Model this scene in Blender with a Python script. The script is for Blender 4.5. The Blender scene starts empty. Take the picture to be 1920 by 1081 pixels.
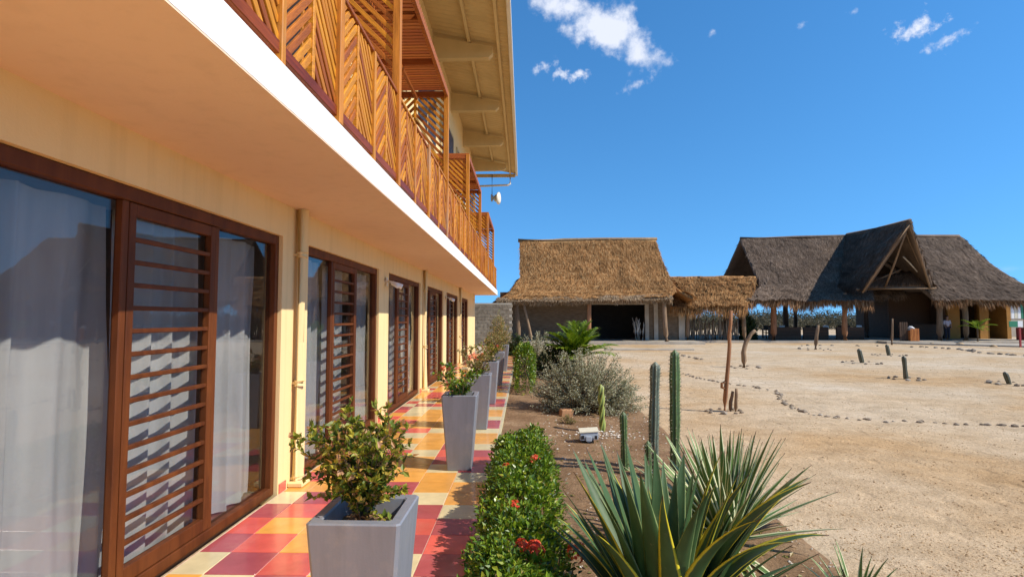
import bpy, math, random
from mathutils import Vector, Matrix, noise
R = random.Random(11)
scene = bpy.context.scene
col = scene.collection
rad = math.radians

# ------------------------------------------------------------------ camera
FPX = 1030.0
PITCH = math.atan(56.5 / FPX)
YAW = math.atan(22.0 / FPX)
CAM = Vector((0, 0, 1.6))
cam = bpy.data.cameras.new('camera')
cam.sensor_width = 36.0
cam.lens = FPX / 1920.0 * 36.0
cam.clip_start = 0.05
cam.clip_end = 6000
camo = bpy.data.objects.new('camera', cam)
camo.location = CAM
camo.rotation_euler = (math.pi / 2 + PITCH, 0, YAW)
col.objects.link(camo)
scene.camera = camo
CM = camo.rotation_euler.to_matrix()


def ray(px, py):
    return (CM @ Vector(((px - 960) / FPX, (540.5 - py) / FPX, -1))).normalized()


def at_z(px, py, z=-0.1):            # where a line of sight meets a level plane
    d = ray(px, py)
    return CAM + d * ((z - CAM.z) / d.z)


def at_y(px, py, y):
    d = ray(px, py)
    return CAM + d * (y / d.y)


# ------------------------------------------------------------------ sun, sky, exposure
SUN_TO = Vector((1.0, -0.36, 0.96)).normalized()
sun = bpy.data.lights.new('sun', 'SUN')
sun.energy = 5.0
sun.angle = rad(0.53)
sun.color = (1.0, 0.94, 0.84)
suno = bpy.data.objects.new('sun', sun)
suno.rotation_euler = SUN_TO.to_track_quat('Z', 'Y').to_euler()
suno.location = (20, -8, 30)
col.objects.link(suno)

world = bpy.data.worlds.new('World')
scene.world = world
world.use_nodes = True
wn, wl = world.node_tree.nodes, world.node_tree.links
wn.clear()
SKY_STRENGTH = 0.135
w_out = wn.new('ShaderNodeOutputWorld')
w_bg = wn.new('ShaderNodeBackground')
w_bg.inputs[1].default_value = SKY_STRENGTH
sky = wn.new('ShaderNodeTexSky')
sky.sky_type = 'NISHITA'
sky.sun_disc = False
sky.sun_elevation = math.asin(SUN_TO.z)
sky.sun_rotation = math.atan2(SUN_TO.x, SUN_TO.y)
sky.air_density = 1.0
sky.dust_density = 0.0
sky.ozone_density = 2.0
geo_tc = wn.new('ShaderNodeTexCoord')
lift = wn.new('ShaderNodeVectorMath')           # clear dry air: thin out the pale band at the horizon
lift.operation = 'MULTIPLY_ADD'
lift.inputs[1].default_value = (1, 1, .80)
lift.inputs[2].default_value = (0, 0, .17)
wl.new(geo_tc.outputs['Generated'], lift.inputs[0])
wl.new(lift.outputs[0], sky.inputs[0])
hsv = wn.new('ShaderNodeHueSaturation')
hsv.inputs['Saturation'].default_value = 1.10
tint = wn.new('ShaderNodeMixRGB')
tint.blend_type = 'MULTIPLY'
tint.inputs[0].default_value = 1.0
tint.inputs[2].default_value = (0.78, 1.13, 1.34, 1)
wl.new(sky.outputs[0], tint.inputs[1])
wl.new(tint.outputs[0], hsv.inputs['Color'])
tc = wn.new('ShaderNodeTexCoord')
cn = wn.new('ShaderNodeTexNoise')
cn.inputs['Scale'].default_value = 14
cn.inputs['Detail'].default_value = 7
cn.inputs['Roughness'].default_value = 0.55
cn.inputs['Distortion'].default_value = 0.0
wl.new(tc.outputs['Generated'], cn.inputs['Vector'])


def wmath(op, a, b=None, c=None):
    n = wn.new('ShaderNodeMath')
    n.operation = op
    for i, v in enumerate((a, b, c)):
        if v is None:
            continue
        if isinstance(v, (int, float)):
            n.inputs[i].default_value = v
        else:
            wl.new(v, n.inputs[i])
    return n.outputs[0]


def wdot(v):
    n = wn.new('ShaderNodeVectorMath')
    n.operation = 'DOT_PRODUCT'
    wl.new(tc.outputs['Generated'], n.inputs[0])
    n.inputs[1].default_value = v
    return n.outputs['Value']


cn2 = wn.new('ShaderNodeTexNoise')
cn2.inputs['Scale'].default_value = 62
cn2.inputs['Detail'].default_value = 6
cn2.inputs['Roughness'].default_value = 0.6
wl.new(tc.outputs['Generated'], cn2.inputs['Vector'])
ncent = wmath('SUBTRACT', cn.outputs[0], 0.5)
nsmall = wmath('SUBTRACT', cn2.outputs[0], 0.5)
total = None
# drifting fair-weather clouds: direction, angular half sizes, tilt, thickness
for (px, py, a, b, tilt, dens) in [
        (1068, 14, 74, 36, 18, 1.3), (1130, 58, 100, 52, 36, 1.5), (1193, 96, 60, 46, 20, 1.4),
        (1022, 123, 26, 12, -20, .62), (1054, 140, 14, 11, 0, .75), (1086, 143, 19, 14, -10, .85),
        (1188, 163, 38, 11, -22, .5), (1722, 50, 40, 25, -10, .85), (1773, 75, 38, 15, -18, .72),
        (1333, 66, 9, 9, 0, .5), (1505, 47, 14, 8, 0, .4), (1600, 22, 13, 7, 0, .45), (1885, 505, 70, 9, -3, .22)]:
    c = ray(px, py)
    rt = c.cross(Vector((0, 0, 1))).normalized()
    up = rt.cross(c)
    t = rad(tilt)
    e1 = rt * math.cos(t) - up * math.sin(t)
    e2 = rt * math.sin(t) + up * math.cos(t)
    k = (c.dot(CM @ Vector((0, 0, -1))))
    u = wmath('MULTIPLY', wdot(e1), FPX / a / k)
    v = wmath('MULTIPLY', wdot(e2), FPX / b / k)
    r2 = wmath('ADD', wmath('MULTIPLY', u, u), wmath('MULTIPLY', v, v))
    r = wmath('SQRT', r2)
    front = wmath('GREATER_THAN', wdot(c), 0.0)
    m = wmath('MULTIPLY_ADD', ncent if a > 45 else nsmall, 2.6 if a > 45 else 4.2, wmath('SUBTRACT', 1.0, r))
    if a > 45:
        m = wmath('MULTIPLY_ADD', nsmall, 1.0, m)
    m = wmath('MULTIPLY', wmath('MAXIMUM', m, 0.0), dens)
    m = wmath('MULTIPLY', m, front)
    total = m if total is None else wmath('MAXIMUM', total, m)
ramp = wn.new('ShaderNodeMapRange')
ramp.interpolation_type = 'SMOOTHSTEP'
wl.new(total, ramp.inputs[0])
ramp.inputs[1].default_value = 0.0
ramp.inputs[2].default_value = 1.15
ramp.inputs[3].default_value = 0.0
ramp.inputs[4].default_value = 0.93
wmix = wn.new('ShaderNodeMixRGB')
wl.new(ramp.outputs[0], wmix.inputs[0])
wl.new(hsv.outputs[0], wmix.inputs[1])
wmix.inputs[2].default_value = (0.80 / SKY_STRENGTH, 0.84 / SKY_STRENGTH, 0.95 / SKY_STRENGTH, 1)
wl.new(wmix.outputs[0], w_bg.inputs[0])
wl.new(w_bg.outputs[0], w_out.inputs[0])

vs = scene.view_settings
vs.view_transform = 'Standard'
vs.look = 'None'
vs.exposure = 0.18
vs.gamma = 1.0
vs.use_curve_mapping = False


# ------------------------------------------------------------------ helpers: objects
def tag(o, label=None, cat=None, group=None, kind=None):
    if label: o['label'] = label
    if cat: o['category'] = cat
    if group: o['group'] = group
    if kind: o['kind'] = kind
    return o


PINV = {}


def register(o, p):
    """keep the world matrix of an object that was given in world coordinates"""
    PINV[o.name] = Matrix.LocRotScale(o.location, o.rotation_euler, o.scale)


def empty(name, loc, label=None, cat=None, group=None, parent=None):
    o = bpy.data.objects.new(name, None)
    o.location = loc
    o.empty_display_size = 0.1
    col.objects.link(o)
    if parent is not None:
        link_to(o, parent)
    register(o, parent)
    return tag(o, label, cat, group)


def link_to(o, parent):
    o.parent = parent
    o.matrix_parent_inverse = PINV.get(parent.name, Matrix()).inverted()


def inst(name, me, loc, rot=(0, 0, 0), scale=(1, 1, 1), parent=None):
    o = bpy.data.objects.new(name, me)
    o.location = loc
    if isinstance(rot, Matrix):
        o.rotation_euler = rot.to_euler()
    else:
        o.rotation_euler = rot
    o.scale = scale
    col.objects.link(o)
    if parent is not None:
        link_to(o, parent)
    register(o, parent)
    return o


BOXF = [(0, 3, 2, 1), (4, 5, 6, 7), (0, 1, 5, 4), (1, 2, 6, 5), (2, 3, 7, 6), (3, 0, 4, 7)]


def basis(d):
    d = Vector(d).normalized()
    a = Vector((0, 0, 1)) if abs(d.z) < 0.95 else Vector((1, 0, 0))
    s = d.cross(a).normalized()
    return s, s.cross(d).normalized(), d


class MB:
    def __init__(s):
        s.v, s.f, s.m = [], [], []
        s.attr = None

    def add(s, vs, fs, mi=0):
        n = len(s.v)
        s.v.extend(vs)
        for f in fs:
            s.f.append(tuple(i + n for i in f))
            s.m.append(mi)

    def box(s, x0, x1, y0, y1, z0, z1, mi=0):
        s.add([(x0, y0, z0), (x1, y0, z0), (x1, y1, z0), (x0, y1, z0),
               (x0, y0, z1), (x1, y0, z1), (x1, y1, z1), (x0, y1, z1)], BOXF, mi)

    def cbox(s, x0, x1, y0, y1, z0, z1, c=0.01, mi=0):
        """box with chamfered edges"""
        vs, idx = [], {}
        for ix, X in enumerate((x0, x1)):
            for iy, Y in enumerate((y0, y1)):
                for iz, Z in enumerate((z0, z1)):
                    sx, sy, sz = (1 if ix == 0 else -1), (1 if iy == 0 else -1), (1 if iz == 0 else -1)
                    for a, p in enumerate(((X, Y + sy * c, Z + sz * c), (X + sx * c, Y, Z + sz * c), (X + sx * c, Y + sy * c, Z))):
                        idx[(ix, iy, iz, a)] = len(vs)
                        vs.append(p)
        fs = []
        for a in range(3):
            o1, o2 = [q for q in range(3) if q != a]
            for k in (0, 1):
                f = []
                for (p, q) in ((0, 0), (1, 0), (1, 1), (0, 1)):
                    t = [0, 0, 0]
                    t[a], t[o1], t[o2] = k, p, q
                    f.append(idx[(t[0], t[1], t[2], a)])
                fs.append(tuple(f))
        for a in range(3):       # edges along axis a
            o1, o2 = [q for q in range(3) if q != a]
            for p in (0, 1):
                for q in (0, 1):
                    t0, t1 = [0, 0, 0], [0, 0, 0]
                    t0[o1] = t1[o1] = p
                    t0[o2] = t1[o2] = q
                    t1[a] = 1
                    fs.append((idx[(*t0, o1)], idx[(*t0, o2)], idx[(*t1, o2)], idx[(*t1, o1)]))
        for ix in (0, 1):
            for iy in (0, 1):
                for iz in (0, 1):
                    fs.append(tuple(idx[(ix, iy, iz, a)] for a in range(3)))
        s.add(vs, fs, mi)

    def bar(s, a, b, w, t, up=(0, 0, 1), mi=0):
        """square bar from a to b, w wide across, t thick along up"""
        a, b = Vector(a), Vector(b)
        d = (b - a).normalized()
        sd = d.cross(Vector(up))
        if sd.length < 1e-4:
            sd = d.cross(Vector((1, 0, 0)))
        sd.normalize()
        n = sd.cross(d)
        vs = []
        for p in (a, b):
            for (i, j) in ((-1, -1), (1, -1), (1, 1), (-1, 1)):
                vs.append(tuple(p + sd * (w / 2 * i) + n * (t / 2 * j)))
        s.add(vs, BOXF, mi)

    def tube(s, pts, rs, n=8, cap=True, mi=0, wob=0.0):
        pts = [Vector(p) for p in pts]
        if isinstance(rs, (int, float)):
            rs = [rs] * len(pts)
        vs, fs = [], []
        for i, p in enumerate(pts):
            d = (pts[min(i + 1, len(pts) - 1)] - pts[max(i - 1, 0)])
            if i == 0:
                sa, sb, _ = basis(d)
            else:
                d = d.normalized()
                sa = (sa - d * sa.dot(d)).normalized()
                sb = d.cross(sa)
            for k in range(n):
                an = 2 * math.pi * k / n
                rr = rs[i] * (1 + (R.uniform(-wob, wob) if wob else 0))
                vs.append(tuple(p + sa * (rr * math.cos(an)) + sb * (rr * math.sin(an))))
        for i in range(len(pts) - 1):
            for k in range(n):
                fs.append((i * n + k, i * n + (k + 1) % n, (i + 1) * n + (k + 1) % n, (i + 1) * n + k))
        if cap:
            fs.append(tuple(range(n - 1, -1, -1)))
            fs.append(tuple(range((len(pts) - 1) * n, len(pts) * n)))
        s.add(vs, fs, mi)

    def mesh(s, name, mats, smooth=False):
        me = bpy.data.meshes.new(name)
        me.from_pydata([tuple(v) for v in s.v], [], s.f)
        for m in (mats if isinstance(mats, (list, tuple)) else [mats]):
            me.materials.append(m)
        if any(s.m):
            me.polygons.foreach_set('material_index', s.m)
        if smooth:
            me.polygons.foreach_set('use_smooth', [True] * len(me.polygons))
        for nm, vals in (s.attr or ()):
            at = me.attributes.new(nm, 'FLOAT', 'POINT')
            at.data.foreach_set('value', vals)
        me.update()
        return me

    def build(s, name, mats, parent=None, smooth=False):
        return inst(name, s.mesh(name, mats, smooth), (0, 0, 0), parent=parent)


def fix_normals(o):
    import bmesh
    bm = bmesh.new()
    bm.from_mesh(o.data)
    bmesh.ops.recalc_face_normals(bm, faces=bm.faces)
    bm.to_mesh(o.data)
    bm.free()
    return o


# ------------------------------------------------------------------ helpers: materials
def nodes(name):
    m = bpy.data.materials.new(name)
    m.use_nodes = True
    nt = m.node_tree
    b = nt.nodes['Principled BSDF']
    return m, nt, b


def N(nt, t, **kw):
    n = nt.nodes.new(t)
    for k, v in kw.items():
        setattr(n, k, v)
    return n


def ramp_node(nt, fac, stops, interp='LINEAR'):
    r = N(nt, 'ShaderNodeValToRGB')
    r.color_ramp.interpolation = interp
    el = r.color_ramp.elements
    while len(el) < len(stops):
        el.new(0.5)
    for e, (p, c) in zip(el, stops):
        e.position = p
        e.color = (*c, 1)
    nt.links.new(fac, r.inputs[0])
    return r.outputs[0]


def noise_tex(nt, scale, detail=4, rough=.55, vec=None, dist=0.0):
    n = N(nt, 'ShaderNodeTexNoise')
    n.inputs['Scale'].default_value = scale
    n.inputs['Detail'].default_value = detail
    n.inputs['Roughness'].default_value = rough
    n.inputs['Distortion'].default_value = dist
    if vec is not None:
        nt.links.new(vec, n.inputs['Vector'])
    return n.outputs[0]


def pos(nt, kind='world', scale=(1, 1, 1)):
    if kind == 'world':
        v = N(nt, 'ShaderNodeNewGeometry').outputs['Position']
    else:
        v = N(nt, 'ShaderNodeTexCoord').outputs['Object']
    mp = N(nt, 'ShaderNodeMapping')
    mp.inputs['Scale'].default_value = scale
    nt.links.new(v, mp.inputs['Vector'])
    return mp.outputs[0]


def mixc(nt, fac, a, b, mode='MIX'):
    m = N(nt, 'ShaderNodeMixRGB', blend_type=mode)
    for i, v in ((0, fac), (1, a), (2, b)):
        if isinstance(v, (int, float)):
            m.inputs[i].default_value = v
        elif isinstance(v, tuple):
            m.inputs[i].default_value = (*v, 1)
        else:
            nt.links.new(v, m.inputs[i])
    return m.outputs[0]


def bump(nt, b, h, strength=.3, dist=.02):
    n = N(nt, 'ShaderNodeBump')
    n.inputs['Strength'].default_value = strength
    n.inputs['Distance'].default_value = dist
    nt.links.new(h, n.inputs['Height'])
    nt.links.new(n.outputs[0], b.inputs['Normal'])


def sc(c, k):
    return tuple(min(1, x * k) for x in c)


def plain(name, c, rough=.6, var=.15, scale=6, bmp=.15, bscale=60, spec=.5, metallic=0, streak=None):
    m, nt, b = nodes(name)
    v = pos(nt, 'world', streak or (1, 1, 1))
    n1 = noise_tex(nt, scale, 5, .6, v)
    cc = ramp_node(nt, n1, [(.3, sc(c, 1 - var)), (.7, sc(c, 1 + var))])
    nt.links.new(cc, b.inputs['Base Color'])
    b.inputs['Roughness'].default_value = rough
    b.inputs['Specular IOR Level'].default_value = spec
    b.inputs['Metallic'].default_value = metallic
    if bmp:
        bump(nt, b, noise_tex(nt, bscale, 4, .6, pos(nt)), bmp, .004)
    return m


def rnd(nt):
    oi = N(nt, 'ShaderNodeObjectInfo').outputs['Random']
    ge = N(nt, 'ShaderNodeNewGeometry').outputs['Random Per Island']
    a = N(nt, 'ShaderNodeMath', operation='ADD')
    nt.links.new(oi, a.inputs[0])
    nt.links.new(ge, a.inputs[1])
    f = N(nt, 'ShaderNodeMath', operation='FRACT')
    nt.links.new(a.outputs[0], f.inputs[0])
    return f.outputs[0]


def wood(name, stops, rough=.5, grain=(3, 45, 45), space='object', bmp=.25, weather=0.0, wcol=(.34, .30, .25)):
    m, nt, b = nodes(name)
    base = ramp_node(nt, rnd(nt), stops)
    g = noise_tex(nt, 1.0, 6, .65, pos(nt, space, grain), .6)
    cc = mixc(nt, 1.0, base, ramp_node(nt, g, [(.3, (.55, .5, .45)), (.62, (1.12, 1.1, 1.05))]), 'MULTIPLY')
    if weather:
        w = noise_tex(nt, 2.2, 4, .6, pos(nt, 'world', (1, 1, .35)))
        wf = ramp_node(nt, w, [(.55, (0, 0, 0)), (.7, (weather,) * 3)])
        cc = mixc(nt, wf, cc, wcol)
    nt.links.new(cc, b.inputs['Base Color'])
    b.inputs['Roughness'].default_value = rough
    b.inputs['Specular IOR Level'].default_value = .25
    bump(nt, b, g, bmp, .004)
    return m


def leafmat(name, stops, rough=.45, transl=.3, spec=.4):
    m, nt, b = nodes(name)
    cc = ramp_node(nt, rnd(nt), stops)
    nt.links.new(cc, b.inputs['Base Color'])
    b.inputs['Roughness'].default_value = rough
    b.inputs['Specular IOR Level'].default_value = spec
    tr = N(nt, 'ShaderNodeBsdfTranslucent')
    nt.links.new(mixc(nt, 1.0, cc, (1.0, 1.05, .55), 'MULTIPLY'), tr.inputs[0])
    mx = N(nt, 'ShaderNodeMixShader')
    mx.inputs[0].default_value = transl
    nt.links.new(b.outputs[0], mx.inputs[1])
    nt.links.new(tr.outputs[0], mx.inputs[2])
    nt.links.new(mx.outputs[0], nt.nodes['Material Output'].inputs[0])
    return m


def thatchmat(name, stops, patch=(.75, 1.15), pscale=.7):
    m, nt, b = nodes(name)
    cc = ramp_node(nt, rnd(nt), stops)
    p = noise_tex(nt, pscale, 5, .62, pos(nt))
    cc = mixc(nt, 1.0, cc, ramp_node(nt, p, [(.3, (patch[0],) * 3), (.7, (patch[1],) * 3)]), 'MULTIPLY')
    s = noise_tex(nt, 9, 4, .7, pos(nt, 'world', (1, 1, .3)))
    cc = mixc(nt, 1.0, cc, ramp_node(nt, s, [(.3, (.7, .68, .64)), (.65, (1.1, 1.1, 1.1))]), 'MULTIPLY')
    nt.links.new(cc, b.inputs['Base Color'])
    b.inputs['Roughness'].default_value = .8
    b.inputs['Specular IOR Level'].default_value = .15
    bump(nt, b, s, .6, .05)
    return m


M = {}


def plaster(name, c, amt=.12):
    m, nt, b = nodes(name)
    blot = noise_tex(nt, .9, 6, .62, pos(nt))
    cc = ramp_node(nt, blot, [(.3, sc(c, 1 - amt * .5)), (.7, sc(c, 1 + amt * .35))])
    drip = noise_tex(nt, 1, 5, .6, pos(nt, 'world', (7, 7, .35)))
    cc = mixc(nt, 1.0, cc, ramp_node(nt, drip, [(.32, (1 - amt, 1 - amt * 1.1, 1 - amt * 1.3)), (.5, (1, 1, 1))]), 'MULTIPLY')
    spot = noise_tex(nt, 5.5, 6, .75, pos(nt))
    cc = mixc(nt, 1.0, cc, ramp_node(nt, spot, [(.26, (1 - amt * 1.2,) * 3), (.36, (1, 1, 1))]), 'MULTIPLY')
    nt.links.new(cc, b.inputs['Base Color'])
    b.inputs['Roughness'].default_value = .85
    b.inputs['Specular IOR Level'].default_value = .2
    h = N(nt, 'ShaderNodeMath', operation='MULTIPLY_ADD')
    nt.links.new(noise_tex(nt, 3.0, 5, .6, pos(nt)), h.inputs[0])
    h.inputs[1].default_value = 3.0
    nt.links.new(noise_tex(nt, 70, 4, .6, pos(nt)), h.inputs[2])
    bump(nt, b, h.outputs[0], .22, .006)
    return m


def planter_mat():
    m, nt, b = nodes('grey_planter_plastic')
    c = (.22, .222, .242)
    base = ramp_node(nt, rnd(nt), [(0, sc(c, .88)), (1, sc(c, 1.1))])
    drip = noise_tex(nt, 1, 5, .65, pos(nt, 'world', (14, 14, 1.2)))
    base = mixc(nt, 1.0, base, ramp_node(nt, drip, [(.3, (.86, .85, .83)), (.6, (1.04, 1.04, 1.04))]), 'MULTIPLY')
    dust = ramp_node(nt, noise_tex(nt, 4, 6, .75, pos(nt)), [(.52, (0, 0, 0)), (.75, (.4, .4, .4))])
    base = mixc(nt, dust, base, (.40, .34, .28))
    nt.links.new(base, b.inputs['Base Color'])
    nt.links.new(ramp_node(nt, drip, [(.3, (.5,) * 3), (.7, (.33,) * 3)]), b.inputs['Roughness'])
    bump(nt, b, noise_tex(nt, 120, 4, .6, pos(nt)), .15, .003)
    return m


def sand_mat():
    m, nt, b = nodes('sand')
    P = pos(nt)
    big = noise_tex(nt, .22, 5, .6, P, .4)
    mid = noise_tex(nt, 1.6, 6, .65, pos(nt, 'world', (1, 1.7, 1)))
    fine = noise_tex(nt, 38, 5, .75, P)
    c = ramp_node(nt, big, [(.34, (.50, .33, .175)), (.46, (.55, .405, .255)), (.6, (.58, .455, .315)), (.7, (.62, .51, .38))])
    c = mixc(nt, 1.0, c, ramp_node(nt, mid, [(.3, (.80, .77, .72)), (.6, (1.05, 1.04, 1.02))]), 'MULTIPLY')
    c = mixc(nt, 1.0, c, ramp_node(nt, fine, [(.3, (.66, .63, .58)), (.5, (1, 1, 1)), (.72, (1.2, 1.2, 1.18))]), 'MULTIPLY')
    vo = N(nt, 'ShaderNodeTexVoronoi')
    vo.inputs['Scale'].default_value = 16
    nt.links.new(P, vo.inputs['Vector'])
    spots = ramp_node(nt, vo.outputs['Distance'], [(.05, (1, 1, 1)), (.16, (0, 0, 0))])
    sel = ramp_node(nt, noise_tex(nt, 7, 2, .5, P), [(.57, (0, 0, 0)), (.6, (1, 1, 1))])
    f = mixc(nt, 1.0, spots, sel, 'MULTIPLY')
    c = mixc(nt, f, c, (.27, .19, .12))
    nt.links.new(c, b.inputs['Base Color'])
    b.inputs['Roughness'].default_value = .92
    b.inputs['Specular IOR Level'].default_value = .1
    h = N(nt, 'ShaderNodeMath', operation='MULTIPLY_ADD')
    nt.links.new(noise_tex(nt, 6, 6, .7, P), h.inputs[0])
    h.inputs[1].default_value = 3.0
    nt.links.new(fine, h.inputs[2])
    v2 = N(nt, 'ShaderNodeTexVoronoi', feature='SMOOTH_F1')        # trodden dimples
    v2.inputs['Scale'].default_value = 2.3
    nt.links.new(pos(nt, 'world', (1.5, .8, 1)), v2.inputs['Vector'])
    dm = ramp_node(nt, v2.outputs['Distance'], [(.05, (0, 0, 0)), (.28, (1, 1, 1))], 'EASE')
    h2 = N(nt, 'ShaderNodeMath', operation='MULTIPLY_ADD')
    nt.links.new(dm, h2.inputs[0])
    h2.inputs[1].default_value = 1.3
    nt.links.new(h.outputs[0], h2.inputs[2])
    bump(nt, b, h2.outputs[0], .6, .024)
    return m


def soil_mat():
    m, nt, b = nodes('garden_soil')
    P = pos(nt)
    a = noise_tex(nt, 1.8, 6, .65, P)
    f = noise_tex(nt, 30, 5, .75, P)
    c = ramp_node(nt, a, [(.3, (.18, .105, .055)), (.55, (.285, .18, .10)), (.72, (.39, .275, .165))])
    c = mixc(nt, 1.0, c, ramp_node(nt, f, [(.3, (.6, .57, .55)), (.7, (1.25, 1.22, 1.2))]), 'MULTIPLY')
    nt.links.new(c, b.inputs['Base Color'])
    b.inputs['Roughness'].default_value = .95
    b.inputs['Specular IOR Level'].default_value = .1
    bump(nt, b, f, .7, .03)
    return m


def tile_mat(name, c):
    m, nt, b = nodes(name)
    P = pos(nt)
    a = noise_tex(nt, 5, 5, .6, P)
    cc = mixc(nt, 1.0, ramp_node(nt, a, [(.3, sc(c, .86)), (.7, sc(c, 1.1))]),
              ramp_node(nt, rnd(nt), [(0, (.9, .9, .9)), (1, (1.07, 1.07, 1.07))]), 'MULTIPLY')
    d = noise_tex(nt, 1.3, 6, .7, P)
    cc = mixc(nt, ramp_node(nt, d, [(.52, (0, 0, 0)), (.72, (.20, .20, .20))]), cc, (.60, .46, .32))
    nt.links.new(cc, b.inputs['Base Color'])
    nt.links.new(ramp_node(nt, noise_tex(nt, 9, 5, .7, P), [(.3, (.08,) * 3), (.7, (.26,) * 3)]), b.inputs['Roughness'])
    b.inputs['Specular IOR Level'].default_value = .5
    return m


def glass_mat(name='window_glass', tint=(.84, .845, .84)):
    m = bpy.data.materials.new(name)
    m.use_nodes = True
    nt = m.node_tree
    nt.nodes.remove(nt.nodes['Principled BSDF'])
    tr = N(nt, 'ShaderNodeBsdfTransparent')
    tr.inputs[0].default_value = (*tint, 1)
    gl = N(nt, 'ShaderNodeBsdfGlossy')
    gl.inputs['Roughness'].default_value = 0.0
    ge = N(nt, 'ShaderNodeNewGeometry')
    dt = N(nt, 'ShaderNodeVectorMath', operation='DOT_PRODUCT')
    nt.links.new(ge.outputs['Normal'], dt.inputs[0])
    nt.links.new(ge.outputs['Incoming'], dt.inputs[1])

    def mth(op, a, b_):
        q = N(nt, 'ShaderNodeMath', operation=op)
        for i_, v_ in ((0, a), (1, b_)):
            if isinstance(v_, (int, float)):
                q.inputs[i_].default_value = v_
            else:
                nt.links.new(v_, q.inputs[i_])
        return q.outputs[0]
    cosv = mth('ABSOLUTE', dt.outputs['Value'], 0)
    sch = mth('POWER', mth('SUBTRACT', 1.0, cosv), 5.0)
    refl = mth('ADD', mth('MULTIPLY', sch, .945), .055)      # Schlick reflectance of one glass face
    nb = N(nt, 'ShaderNodeBump')
    nb.inputs['Strength'].default_value = .03
    nb.inputs['Distance'].default_value = .02
    nt.links.new(noise_tex(nt, 1.2, 1, .4, pos(nt)), nb.inputs['Height'])
    nt.links.new(nb.outputs[0], gl.inputs['Normal'])
    mx = N(nt, 'ShaderNodeMixShader')
    nt.links.new(refl, mx.inputs[0])
    nt.links.new(tr.outputs[0], mx.inputs[1])
    nt.links.new(gl.outputs[0], mx.inputs[2])
    nt.links.new(mx.outputs[0], nt.nodes['Material Output'].inputs[0])
    return m


def curtain_mat():
    m, nt, b = nodes('curtain_cloth')
    weave = noise_tex(nt, 8, 4, .6, pos(nt, 'world', (1, 1, .15)))
    cc = ramp_node(nt, weave, [(.3, (.60, .595, .60)), (.7, (.71, .705, .70))])
    nt.links.new(cc, b.inputs['Base Color'])
    b.inputs['Roughness'].default_value = .9
    tr = N(nt, 'ShaderNodeBsdfTranslucent')
    nt.links.new(cc, tr.inputs[0])
    mx = N(nt, 'ShaderNodeMixShader')
    mx.inputs[0].default_value = .22
    nt.links.new(b.outputs[0], mx.inputs[1])
    nt.links.new(tr.outputs[0], mx.inputs[2])
    nt.links.new(mx.outputs[0], nt.nodes['Material Output'].inputs[0])
    return m


def agave_mat(name, body, margin, lo, hi):
    m, nt, b = nodes(name)
    at = N(nt, 'ShaderNodeAttribute', attribute_name='edge')
    ob = noise_tex(nt, 1, 4, .6, pos(nt, 'world', (9, 9, 3)))
    bc = ramp_node(nt, ob, [(.3, sc(body, .72)), (.7, sc(body, 1.25))])
    jit = N(nt, 'ShaderNodeMath', operation='MULTIPLY_ADD')
    nt.links.new(noise_tex(nt, 14, 3, .6, pos(nt)), jit.inputs[0])
    jit.inputs[1].default_value = .22
    nt.links.new(at.outputs['Fac'], jit.inputs[2])
    f = N(nt, 'ShaderNodeMapRange')
    nt.links.new(jit.outputs[0], f.inputs[0])
    f.inputs[1].default_value = lo
    f.inputs[2].default_value = hi
    cc = mixc(nt, f.outputs[0], bc, margin)
    tp = N(nt, 'ShaderNodeAttribute', attribute_name='along')
    cc = mixc(nt, ramp_node(nt, tp.outputs['Fac'], [(.955, (0, 0, 0)), (.985, (1, 1, 1))]), cc, (.10, .05, .03))
    scar = ramp_node(nt, noise_tex(nt, 23, 5, .75, pos(nt)), [(.62, (0, 0, 0)), (.74, (.45, .45, .45))])
    cc = mixc(nt, scar, cc, (.26, .22, .13))
    nt.links.new(cc, b.inputs['Base Color'])
    b.inputs['Roughness'].default_value = .52
    b.inputs['Specular IOR Level'].default_value = .3
    bump(nt, b, noise_tex(nt, 1, 4, .6, pos(nt, 'world', (60, 60, 12))), .2, .004)
    return m


def cactus_mat(name, a, c):
    m, nt, b = nodes(name)
    at = N(nt, 'ShaderNodeAttribute', attribute_name='edge')
    n1 = noise_tex(nt, 7, 4, .6, pos(nt))
    base = mixc(nt, at.outputs['Fac'], sc(a, .7), c)
    cc = mixc(nt, 1.0, base, ramp_node(nt, n1, [(.3, (.72, .72, .7)), (.7, (1.15, 1.15, 1.1))]), 'MULTIPLY')
    nt.links.new(cc, b.inputs['Base Color'])
    b.inputs['Roughness'].default_value = .5
    cork = ramp_node(nt, noise_tex(nt, 5, 6, .75, pos(nt, 'world', (2, 2, 1))), [(.56, (0, 0, 0)), (.7, (.7, .7, .7))])
    nt.links.new(mixc(nt, cork, cc, (.22, .17, .11)), b.inputs['Base Color'])
    bump(nt, b, noise_tex(nt, 50, 4, .6, pos(nt)), .3, .004)
    return m


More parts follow.
